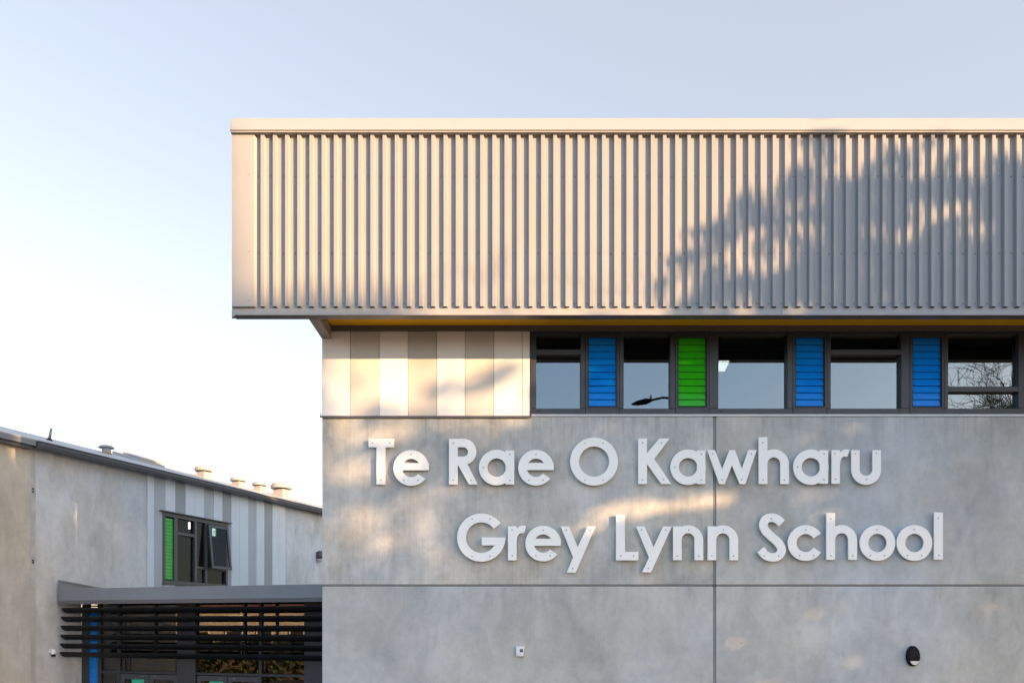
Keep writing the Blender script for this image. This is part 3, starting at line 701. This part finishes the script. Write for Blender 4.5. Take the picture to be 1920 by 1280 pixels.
g=MB(); g.box(tl,th,-1.36,-1.3,zlo,zhi,fr=AW); g.build('sign_box',emit('exit_green',(.0,.20,.13),.6),xs,bevel=.005)
g=MB(); g.box(tl-.01,th+.01,-1.37,-1.29,zhi+.001,zhi+.03,fr=AW); g.box(tl-.01,th+.01,-1.37,-1.29,zlo-.03,zlo-.001,fr=AW); g.build('sign_rail',M_plast,xs)
g=MB(); ww=th-tl; hh=zhi-zlo; cx=tl+ww*.58; cz=zlo+hh*.5
def mk(*pl): g.prism([(cx+x*ww,cz+z*hh) for x,z in pl],lambda t,z:AW(t,-1.297,z),lambda t,z:AW(t,-1.2995,z))
mk((-.22,-.42),(.2,-.42),(.2,.42),(-.22,.42))
g.build('door_pictogram',emit('exit_white',(.9,.95,.85),.8),xs)
g=MB()
def mk2(*pl): g.prism([(cx+x*ww,cz+z*hh) for x,z in pl],lambda t,z:AW(t,-1.293,z),lambda t,z:AW(t,-1.2965,z))
mk2((-.03,.22),(.03,.22),(.03,.34),(-.03,.34)); mk2((-.05,-.02),(.04,-.02),(.06,.19),(-.03,.19)); mk2((-.14,-.34),(-.09,-.38),(-.01,-.03),(-.05,-.03)); mk2((.0,-.03),(.05,-.03),(.1,-.14),(.07,-.17)); mk2((.07,-.17),(.1,-.14),(.05,-.36),(.02,-.34)); mk2((-.13,.02),(-.1,-.02),(-.035,.14),(-.035,.18)); mk2((.05,.12),(.06,.17),(.14,.08),(.12,.04))
g.build('running_figure',plain('sign_green',(.0,.16,.09),.5),xs)
for px,o in ((355,-1.6),(363,-1.9),(400,-2.4)):
    t0,z0=inside(px,986,o)
    pl=thing('pendant_light','slim lit pendant tube inside the annex window','lamp',AW(t0,o,z0-.2),'pendant tubes in the annex room')
    g=MB(); g.box(t0-.03,t0+.03,o-.03,o+.03,z0-.10,z0+.14,fr=AW); g.build('tube',emit('pendant_glow',(1,.93,.82),1.2),pl,bevel=.01)
    g=MB(); g.tube([AW(t0,o,z0+.22),AW(t0,o,7.3)],[.008,.008],6); g.build('cord',M_dark,pl)
g=MB(); g.box(tw0+.6,tw1+.6,-2.9,-2.3,7.24,7.29,fr=AW); g.build('room_fill_panel',emit('room_fill_glow',(1,.90,.75),.9),anx)  # unseen glowing panel added to light the timber column
# wall light at the annex right end
t0,z0=inside(600,1044,.12)
w_=thing('wall_spotlight','small grey spotlight on the annex wall beside the concrete corner','lamp',AW(t0,0,z0-.15))
g=MB(); c=Vector(AW(t0,.14,z0+.1)); g.tube([c+Vector((0,0,.14)),c,c+Vector((.02,-.02,-.16))],[.10,.13,.10],12); g.build('hood',M_under,w_,smooth=True)
g=MB(); g.lathe([(.03,-.30),(.10,-.26),(.12,-.17)],o=c,n=14); g.build('lamp_glass',M_trim,w_)
g=MB(); g.box(t0-.08,t0+.08,.001,.06,z0-.02,z0+.2,fr=AW); g.build('wall_plate',M_under,w_)
# bullet camera
t0,z0=inside(101,1224,.12)
cc=thing('security_camera','small white bullet camera on the concrete wall left of the entrance louvres','camera',AW(t0,0,z0))
c=Vector(AW(t0,.10,z0))
g=MB(); g.tube([c+Vector((-.0,0,.09)),c+Vector((.02,-.02,-.03))],[.062,.058],16); g.build('camera_body',M_plast,cc,bevel=.008)
g=MB(); g.tube([c+Vector((.02,-.02,-.031)),c+Vector((.03,-.03,-.075))],[.048,.046],16); g.build('camera_lens',M_gloss,cc)
g=MB(); g.tube([AW(t0,.001,z0+.03),AW(t0,.09,z0+.04)],[.045,.02],12); g.build('bracket',M_plast,cc)

# ------------------------------------------------------------------ canopy
CA=Vector((-11.22,4.8,0)); CU=Vector((1,-.322,0)); CN=Vector((-.306,-.952,0))
def CW(u,o,z): 
    p=CA+CU*u+CN*o; return (p.x,p.y,z)
UE=7.55
can=thing('entrance_canopy','grey flat canopy over the entrance with a row of black horizontal louvres below its edge','canopy',CW(3.5,-1,3.7))
g=MB(); g.box(0,UE,-.06,0,3.785,4.085,fr=CW); g.build('fascia',M_cano,can,bevel=.006)
g=MB(); g.box(.0,UE,-.16,-.002,3.70,3.784,fr=CW); g.build('fascia_lip',M_under,can)
g=MB(); g.box(0.01,UE,-.80,-.161,3.722,3.80,fr=CW); g.build('soffit',M_blade,can)
g=MB(); g.box(0.01,UE,-.80,-.061,3.801,4.03,fr=CW); g.build('canopy_roof',M_cano,can)
g=MB(); g.hexa([CW(-.0,-.0,4.086),CW(.05,-.0,4.086),CW(.05,-1.62,3.9),CW(-.0,-1.62,3.9),CW(-.0,-.0,4.29),CW(.05,-.0,4.29),CW(.05,-1.62,4.12),CW(-.0,-1.62,4.12)]); g.build('side_upstand',M_cano,can)
g=MB(); g.hexa([CW(-.01,.008,4.26),CW(.07,.008,4.26),CW(.07,-1.62,4.09),CW(-.01,-1.62,4.09),CW(-.01,.008,4.295),CW(.07,.008,4.295),CW(.07,-1.62,4.125),CW(-.01,-1.62,4.125)]); g.build('upstand_cap',M_cano,can)
g=MB()
for i in range(14):
    u=.9+i*.48+random.uniform(-.05,.05); q=Vector(CW(u,.0,3.845)); g.lathe([(.009,0),(.009,.003),(.003,.006)],o=q,n=6,fr=lambda x,y,z,q=q:(q.x+(x-q.x),q.y-(z-q.z),q.z+(y-q.y)))
g.build('fascia_screws',M_screw,can)
zb=[EYE+(HZ-y)/F*19.6 for y in (1138.5,1155,1172,1189,1205.7,1222)]
for i,z in enumerate(zb):
    prof=[(.02,z),(-.02,z+.004),(-.07,z-.02),(-.12,z-.07),(-.15,z-.128),(-.135,z-.134),(-.09,z-.12),(-.04,z-.09),(0.0,z-.05),(.018,z-.015)]
    g=MB(); u0=.045-(.01*i)
    g.prism(prof,lambda o,zz:CW(u0,o-.05,zz),lambda o,zz:CW(UE,o-.05,zz)); g.build('louvre_blade',M_blade,can)
g=MB()
for u in (2.6,5.0,7.4): g.box(u-.02,u+.02,-.30,-.205,zb[-1]-.1,3.70,fr=CW)
g.build('louvre_bracket',M_blade,can)

# ------------------------------------------------------------------ entrance front (recessed)
EO=-.83
def eu(px,o=EO):
    k=(px-960)/F; b_=CA+CN*o; return (k*(b_.y+CD)-b_.x)/(CU.x-k*CU.y)
def ez(px,py,o=EO):
    q=Vector(CW(eu(px,o),o,0)); return EYE+(HZ-py)/F*(q.y+CD)
ent=thing('glazed_entrance','dark framed glazed entrance with double doors and a blue louvre strip behind the canopy louvres','entrance',CW(4,EO,0))
zd=ez(300,1263); ztr0=ez(300,1258.5); ztr1=ez(300,1262)
ZT=3.72
g=MB()
def eb(a,b_,z0,z1,o0=EO-.1,o1=EO,m=0): g.box(eu(a),eu(b_),o0,o1,z0,z1,m,fr=CW)
eb(153.5,165.5,0,ZT); eb(182.5,188,0,ZT); 
eb(219,224,0,ZT); eb(333,367.5,0,ZT,EO-.1,EO+.03); eb(485,490,0,ZT); eb(571.5,640,0,ZT,EO-.1,EO+.03)
for a,b_ in ((188.1,218.9),(224.1,332.9),(367.6,484.9),(490.1,571.4)):
    eb(a,b_,ztr0-.06,ztr0+.0,EO-.1,EO-.002); eb(a,b_,3.30,3.36,EO-.1,EO-.002)
g.build('frame',M_dark,ent,bevel=.004)
# left return closing against the annex wall
g=MB(); nb=26; z0=.6; z1=3.6; h=(z1-z0)/nb
for k in range(nb):
    z=z0+k*h; g.prism([(-.02,z+h),(-.03,z+h),(.0,z+.004),(.01,z+.004)],lambda o,zz:CW(eu(165.8),EO-.03+o,zz),lambda o,zz:CW(eu(182.2),EO-.03+o,zz))
g.build('louvre_blades',M_blueb,ent)
for a,b_,z0,z1 in ((188,219,.1,ZT),(224,333,ztr0,ZT),(367.5,485,ztr0,ZT),(490,571.5,.1,ZT)):
    g=MB(); g.box(eu(a)+.002,eu(b_)-.002,EO-.06,EO-.052,z0,z1,fr=CW); g.build('pane',M_glassd,ent)
def door(a,b_,sign=None,hl=False):
    d=MB(); u0,u1=eu(a),eu(b_); zt_=zd-.015
    for (x0,x1,z0,z1) in ((u0,u1,zt_-.13,zt_),(u0,u1,.02,.25),(u0,u0+.12,.2501,zt_-.1301),(u1-.12,u1,.2501,zt_-.1301)): d.box(x0,x1,EO-.07,EO-.015,z0,z1,fr=CW)
    o=d.build('door',M_dark2,ent,bevel=.004)
    d=MB(); d.box(u0+.11,u1-.11,EO-.05,EO-.043,.24,zt_-.12,fr=CW); d.build('door_pane',M_glassd,o)
    d=MB(); uu=u1-.08 if hl else u0+.08
    d.tube([CW(uu,EO+.02,.95),CW(uu,EO+.02,1.35)],[.014,.014],8); d.build('handle',M_trim,o)
    d=MB(); q=Vector(CW((u0+u1)/2+(.25 if hl else -.25),EO-.012,zt_-.05)); d.box(q.x-.008,q.x+.008,q.y-.004,q.y+.004,q.z-.008,q.z+.008); d.build('door_stud',M_trim,o)
    if sign:
        d=MB(); d.box(eu(sign[0]),eu(sign[1]),EO-.042,EO-.036,zt_-.42,zt_-.125,fr=CW); s=d.build('door_notice',plain('green_notice',(.03,.50,.28),.5),o)
door(224.6,277.5,(245,268),True); door(278.5,332.6); door(368,425.5,(391,416.5),True); door(426.5,484.6)
g=MB()
eb(490.2,571.3,zd-.3,zd-.24,EO-.1,EO-.003)
g.build('side_transom',M_dark,ent)
# lobby
g=MB(); g.box(eu(153),eu(640),-7.5,-7.4,0,3.7,fr=CW); g.box(eu(153),eu(640),-7.39,EO-.101,3.66,3.70,fr=CW); g.box(eu(153)-.1,eu(153)-.02,-7.39,EO-.101,0,3.65,fr=CW)
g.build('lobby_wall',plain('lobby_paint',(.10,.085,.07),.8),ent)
for a,b_,o,w_d,zt_ in ((214,222,-3.2,.3,3.6),(325,333,-3.2,.3,3.6),(275,296,-6,.3,2.35),(375,420,-6,.4,2.5),(440,470,-6,.4,2.2)):
    g=MB(); g.box(eu(a,o),eu(b_,o),o-w_d,o,0,zt_,fr=CW); g.build('timber_lining',M_wood,ent)
g=MB()
for a,b_,o in ((281,305,-4.0),(428,452,-4.0),(500,520,-4.6)): g.box(eu(a,o),eu(b_,o),o-.5,o,3.42,3.46,fr=CW)
g.build('lobby_fill_panel',emit('lobby_fill_glow',(1,.87,.68),.9),ent)  # glowing panels added to warm the view into the lobby
g=MB(); 
g.box(eu(506,-5),eu(545,-5),-5.1,-5,1.0,3.1,fr=CW); g.build('pale_screen',plain('pale_screen',(.5,.55,.48),.6),ent)
cb=thing('red_box','small red rounded box seen through the glass above the right hand doors','box',CW(eu(391,-3.4),-3.4,1.0))
u0=eu(388,-3.4); z0=ez(391,1262,-3.4)
g=MB(); g.box(u0-.1,u0+.12,-3.5,-3.35,z0-.1,z0+.07,fr=CW); g.build('box_body',plain('red_paint',(.7,.03,.03),.4),cb,bevel=.04,seg=3)
g=MB(); g.box(u0-.2,u0+.3,-3.7,-3.3,0,z0-.101,fr=CW); g.build('box_stand',M_dark,cb)
# wall above the canopy entrance between annex and main block
g=MB(); g.box(-.25,UE+.6,-7.4,-.801,3.728,3.88,fr=CW); g.build('lobby_roof',M_cano,ent)

# ------------------------------------------------------------------ houses whose sunlit sides the entrance glass mirrors
hs=thing('weatherboard_house','cream weatherboard house across the forecourt, mirrored in the entrance glass','house',(-31,-13,0))
g=MB(); g.box(-37,-30,-20,-6,0,4.2); g.build('wall',plain('cream_boards',(.55,.50,.42),.6),hs)
g=MB(); g.prism([(-37.5,4.2),(-29.5,4.2),(-33.5,6.6)],lambda x,z:(x,-20.5,z),lambda x,z:(x,-5.5,z)); g.build('roof',plain('terracotta_roof',(.28,.12,.07),.7),hs)
for y in (-18.6,-16.6,-14.2,-12.1,-9.9,-7.7):
    g=MB(); g.box(-29.99,-29.93,y-.6,y+.6,1.2,2.9); wn=g.build('window',M_plast,hs)
    g=MB(); g.box(-29.925,-29.92,y-.5,y+.5,1.3,2.8); g.build('pane',M_gloss,wn)
hg=thing('garden_hedge','clipped dark hedge in front of the cream house, mirrored in the entrance glass','hedge',(-27.5,-13,0))
random.seed(3); g=MB()
for i in range(5200):
    y=random.uniform(-20,-5); p=Vector((-27.5+random.uniform(-.6,.6),y,random.uniform(0,2.35+.5*noise.noise(Vector((y*.6,0,1))))))
    a=Vector((random.gauss(0,1),random.gauss(0,1),random.gauss(0,1))).normalized(); b=a.orthogonal().normalized()*.16; c=a.cross(b)*.7
    g.face([p-b,p-c,p+b,p+c])
g.build('foliage',M_leaf,hg,fix=False)
g=MB(); g.box(-27.8,-27.2,-20,-5,0,1.9); g.build('inner_twigs',M_bark,hg)

# ------------------------------------------------------------------ street lamp mirrored in the second pane
vd=CD+2*YG+10.0
def mir(px,py,Yr): 
    d=CD+2*YG-Yr; return Vector(((px-960)/F*d,Yr,EYE+(HZ-py)/F*d))
a=mir(1184,758,-10); b_=mir(1222,750,-10); c=mir(1242,745.5,-10); d=mir(1258,748,-10)
lampo=thing('street_lamp','tall dark street lamp with slim curved arm, mirrored right of the first blue louvre','street lamp',(d.x+1.6,-10,0))
g=MB(); g.tube([a,a.lerp(b_,.25),a.lerp(b_,.7),b_],[.02,.075,.10,.05],12); g.build('lamp_head',M_gloss,lampo,smooth=True)
g=MB(); pe=Vector((d.x+1.6,-10,d.z-1.2)); g.tube([b_,c,(c+d)/2+Vector((0,0,.02)),d,d+Vector((.7,0,-.2)),pe,Vector((pe.x,-10,0))],[.035,.035,.035,.04,.05,.07,.12],10); g.build('pole',M_gloss,lampo,smooth=True)
g=MB(); g.box(b_.x-.06,b_.x-.0,-10.03,-9.97,b_.z+.06,b_.z+.15); g.build('photocell',M_trim,lampo)

# ------------------------------------------------------------------ trees that cast the dappled shade (all outside the frame, sunward)
def SH(X0,Z0,n): return Vector((X0+1.36*n,-n,EYE+Z0+.332*n))
def nz(x,z,s,seed): return noise.noise(Vector((x*s,z*s,seed)))
def leaf(g,p,s):
    a=Vector((random.gauss(0,1),random.gauss(0,1),random.gauss(0,1))).normalized()
    b=a.orthogonal().normalized(); c=a.cross(b); th=random.uniform(0,6.28)
    u=b*math.cos(th)+c*math.sin(th); v=a.cross(u)
    u=u*s*.5; v=v*s*.30
    g.face([p-u,p-u*.2-v,p+u*.6-v*.6,p+u,p+u*.5+v*.8,p-u*.3+v])
def limbs(g,base,top,targets,r0):
    mid=base.lerp(top,.5)+Vector((random.uniform(-.4,.4),random.uniform(-.4,.4),0))
    g.tube([base,mid,top],[r0,r0*.75,r0*.5],10)
    for q in targets:
        s=base.lerp(top,random.uniform(.45,1)); m=s.lerp(q,.5)+Vector((0,0,random.uniform(.1,.6)))
        g.tube([s,m,q],[r0*.32,r0*.18,r0*.05],6)
def leafy_tree(name,label,base,top,accept,xr,zr,nr,N,size,seed,nl=26):
    random.seed(seed)
    t=thing(name,label,'tree',base,'street trees on the sunny side')
    g=MB(); pts=[]; tries=0
    while len(pts)<N and tries<N*30:
        tries+=1
        X,Z,n_=random.uniform(*xr),random.uniform(*zr),random.uniform(*nr)
        if accept(X,Z): pts.append(SH(X,Z,n_))
    for p in pts:
        if p.z>.6: leaf(g,p,size*random.uniform(.7,1.3))
    g.build('crown',M_leaf,t,fix=False)
    g=MB(); hi=[p for p in pts if p.z>top.z*.5]
    limbs(g,Vector(base),top,random.sample(hi,min(nl,len(hi))),.28); g.build('trunk',M_bark,t,smooth=True)
    return t
def interp(x,tab):
    if x<=tab[0][0]: return tab[0][1]
    for (a,b_),(c,d) in zip(tab,tab[1:]):
        if x<=c: return b_+(d-b_)*(x-a)/(c-a)
    return tab[-1][1]
def gap(X,Z,cx,cz,w,h,tilt=0):
    dx=X-cx; dz=Z-cz-tilt*dx; return (dx/w)**2+(dz/h)**2<1
topR=[(.2,4.3),(.7,5.0),(.95,6.2),(1.4,6.4),(2.2,6.9),(2.7,7.4),(3.4,7.55),(4.3,7.9),(5.5,7.75),(7,7.7),(9,7.7),(13,7.0)]
gapsR=[(2.1,2.15,.75,.20,.13),(3.3,2.25,1.0,.14,.12),(4.1,2.5,.6,.05,.12),(5.75,2.35,.55,.11,.2),(5.9,2.05,.3,.08,.2),(6.75,2.3,.35,.14,.25),(1.3,1.75,.5,.15,.2),
       (2.3,5.9,.35,.3,0),(3.0,6.0,.2,.35,0)]
def accR(X,Z):
    tp=interp(X,topR)
    if X<.35+.25*nz(X,Z,1.3,2.0): return False
    if Z>tp+1.0*nz(X,Z,1.1,5.5)+.5*nz(X,Z,3.2,1.5)-.15: return False
    for gq in gapsR:
        if gap(X,Z,*gq): return False
    e=min(1,max(0,(tp-Z)/3.0))
    if Z>4.7 and X<4.2: e=min(e,max(0,(X-1.0)/3.0))
    return nz(X,Z,2.3,9.1)+.6*nz(X,Z,5,4.2) > (.15-.9*e)
leafy_tree('evergreen_tree','dense evergreen street tree whose crown shades the ribbed cladding',(31,-15,0),SH(8,3,15),accR,(.1,8.2),(-1.5,9),(14.0,16.0),16000,.25,11)
leafy_tree('evergreen_tree','dense evergreen street tree beyond the right hand end of the school block',(36,-16.5,0),SH(12,3,16),lambda X,Z: Z<interp(X,[(6.6,7.5),(8,7.7),(9.5,8.7),(10.4,9.25),(14.8,10.1),(17.5,10.7)])+.45*nz(X,Z,1.1,3.3),(6.6,17.5),(-1.5,10.9),(15.5,17.5),25000,.32,12)
topL=[(-17,8.4),(-7.0,8.2),(-6.8,6.6),(-6.6,5.3),(-6.3,5.1),(-3.6,5.1),(-3.45,3.7),(-3.0,3.9),(-2.3,4.55),(-1.9,4.0),(-1.2,4.45),(-.6,4.5),(0,4.8),(.6,5.1)]
hot=[(-2.3,1.8,1.2,.50,.08),(-3.0,1.25,.55,.26,.1),(-2.2,3.55,.55,.2,.1),(-.65,3.5,.45,.17,.1),(-1.3,2.55,.8,.17,.2),(-2.75,2.75,.6,.2,.1),(-3.25,3.4,.3,.35,0),(-1.2,.98,.6,.10,.05),(.7,1.1,.7,.13,.05),(-.3,2.0,.35,.15,0),(-1.75,3.15,.3,.12,.1)]
def accL(X,Z):
    tp=interp(X,topL)
    if X>-3.5 and Z>.75:
        if Z>tp+.5*nz(X,Z,1,7.7): return False
        for gq in hot:
            if gap(X,Z,*gq): return False
        q=nz(X*.6,Z*1.6,1.2,3.7)
        return q>((.08 if X<-1.4 else 0 if X<-.3 else -.2) if Z<3.7 else -.1) and random.random()<(.6 if Z<3.7 else .22)
    if X>-3.5 and Z>3.6: return False
    if X<-8.4 and nz(X,Z*1.5,1.4,6.6)<0: return False
    return Z<tp+.2*nz(X,Z,1,2.2)
leafy_tree('pohutukawa_tree','wide low evergreen tree across the road that dapples the lettered wall',(29,-21,0),SH(-1.5,-1,21),accL,(-4.2,1.2),(-4,5),(19.5,22.5),7600,.34,21)
leafy_tree('pohutukawa_tree','tall distant evergreen tree that shades the annex wall',(50,-43,0),SH(-6,0,43),accL,(-12.5,-3.3),(-5,8.8),(41,45),21000,.42,22)
# bare tree and fan palm mirrored in the rightmost pane
ZMAX=14.8
def branch(g,p,dirv,L,r,depth,mind):
    pts=[p]; rs=[r]; d=dirv.normalized(); n=5
    for i in range(n):
        d=(d+Vector((random.gauss(0,.16),random.gauss(0,.16),random.gauss(.02,.14)))).normalized()
        q_=pts[-1]+d*L/n
        if q_.z>ZMAX: break
        pts.append(q_); rs.append(r*(1-.55*(i+1)/n))
    if len(pts)<3: return
    g.tube(pts,rs,6 if depth<3 else 4,cap=False)
    if depth>=mind: return
    k=5 if depth<2 else 4
    for i in range(k):
        idx=random.randint(min(2,len(pts)-1),len(pts)-1); q=pts[idx]
        nd=(d+Vector((random.gauss(0,.75),random.gauss(0,.75),random.gauss(.1,.45)))).normalized()
        branch(g,q,nd,L*random.uniform(.5,.72),max(.009,rs[idx]*.60),depth+1,mind)
random.seed(5)
bt=thing('bare_tree','tall leafless tree with fine twigs, mirrored in the rightmost window pane','tree',(25,-20,0))
g=MB(); g.tube([(25,-20,0),(24.6,-20,3),(24.3,-20.1,6.5)],[.38,.3,.24],12); g.build('trunk',M_bark,bt,smooth=True)
g=MB()
for i in range(13):
    th=i*2.4+.3; sp=.35+.55*((i*7)%5)/5
    branch(g,Vector((24.3,-20.1,random.uniform(4.5,6.5))),Vector((math.cos(th)*sp*1.2-.25,math.sin(th)*sp*.9,1.0)),random.uniform(4.2,5.8),.11,0,4)
g.build('branches',M_bark,bt,fix=False)
pc=mir(1862,765,-13)
pt=thing('fan_palm','fan palm with spiky blades, mirrored at the foot of the rightmost window pane','palm',(pc.x,-13,0))
g=MB(); g.tube([(pc.x,-13,0),(pc.x+.1,-13,pc.z*.5),(pc.x,-13,pc.z-.3)],[.2,.15,.13],10); g.build('trunk',M_bark,pt,smooth=True)
for k,(dx,dy,dz) in enumerate([(-.25,.1,1),(.95,-.1,.42),(-1,.1,-.25),(1,.2,-.45),(.3,.9,-.2),(-.3,-.9,-.2)]):
    g=MB(); di=Vector((dx,dy,dz)).normalized(); c0=Vector((pc.x,-13,pc.z-.25)); c1=c0+di*.28
    g.tube([c0,c1],[.02,.012],5)
    side=di.cross(Vector((0,1,0)))
    if side.length<.3: side=di.cross(Vector((0,0,1)))
    side.normalize(); up=side.cross(di)
    for j_ in range(-6,7):
        a_2=j_*.19+random.uniform(-.03,.03); v=di*math.cos(a_2)+side*math.sin(a_2); tip=c1+v*random.uniform(.52,.66); wv=(side*math.cos(a_2)-di*math.sin(a_2))*.024
        m_=c1+v*.30; g.face([c1,m_-wv,tip,m_+wv+up*.004])
    g.build('frond',M_palm,pt,fix=False)

# ------------------------------------------------------------------ light, sky, camera
sun=bpy.data.lights.new('sun','SUN'); sun.energy=5.0; sun.angle=math.radians(.55); sun.color=(1,.61,.30)
so=bpy.data.objects.new('sun',sun); COL.objects.link(so); so.rotation_euler=SUNV.to_track_quat('Z','Y').to_euler(); so.location=(20,-20,20)
w=bpy.data.worlds.new('World'); SC.world=w; w.use_nodes=True; N=w.node_tree.nodes; L=w.node_tree.links
bg=N['Background']; sky=N.new('ShaderNodeTexSky'); sky.sky_type='NISHITA'; sky.sun_disc=False
sky.sun_elevation=math.asin(SUNV.z); sky.sun_rotation=math.atan2(SUNV.x,SUNV.y)
sky.air_density=1.0; sky.dust_density=1.0; sky.ozone_density=1.2
tc=N.new('ShaderNodeTexCoord'); sx=N.new('ShaderNodeSeparateXYZ'); L.new(tc.outputs['Generated'],sx.inputs[0])
el=N.new('ShaderNodeMapRange'); el.interpolation_type='SMOOTHSTEP'; el.inputs['From Min'].default_value=0.0; el.inputs['From Max'].default_value=.62
az_=N.new('ShaderNodeMath'); az_.operation='MULTIPLY_ADD'; L.new(sx.outputs['X'],az_.inputs[0]); az_.inputs[1].default_value=.22; L.new(sx.outputs['Z'],az_.inputs[2])
L.new(az_.outputs[0],el.inputs['Value'])
hz_=N.new('ShaderNodeMix'); hz_.data_type='RGBA'; L.new(el.outputs[0],hz_.inputs[0])
hz_.inputs[6].default_value=(2.95,2.5,2.0,1); hz_.inputs[7].default_value=(1.88,1.80,1.84,1)
ad=N.new('ShaderNodeMix'); ad.data_type='RGBA'; ad.blend_type='ADD'; ad.inputs[0].default_value=1
back=N.new('ShaderNodeMapRange'); back.interpolation_type='SMOOTHSTEP'; back.inputs['From Min'].default_value=-.25; back.inputs['From Max'].default_value=.35; L.new(sx.outputs['Y'],back.inputs['Value'])
hb=N.new('ShaderNodeMix'); hb.data_type='RGBA'; L.new(back.outputs[0],hb.inputs[0]); hb.inputs[6].default_value=(1.98,2.95,4.45,1); L.new(hz_.outputs[2],hb.inputs[7])
wt=N.new('ShaderNodeVectorMath'); wt.operation='MULTIPLY'; wt.inputs[1].default_value=(1.05,.985,.95); L.new(sky.outputs[0],wt.inputs[0]); L.new(wt.outputs[0],ad.inputs[6]); L.new(hb.outputs[2],ad.inputs[7]); L.new(ad.outputs[2],bg.inputs['Color']); bg.inputs['Strength'].default_value=.072
cam=bpy.data.cameras.new('camera'); co=bpy.data.objects.new('camera',cam); COL.objects.link(co)
co.location=(0,-CD,EYE); co.rotation_euler=(math.radians(90),0,0)
cam.sensor_width=36; cam.lens=36*F/1920; cam.shift_y=(HZ-640)/1920; cam.clip_end=3000; cam.clip_start=.05
SC.camera=co
SC.view_settings.view_transform='Standard'; SC.view_settings.look='None'; SC.view_settings.exposure=1.65; SC.view_settings.gamma=1
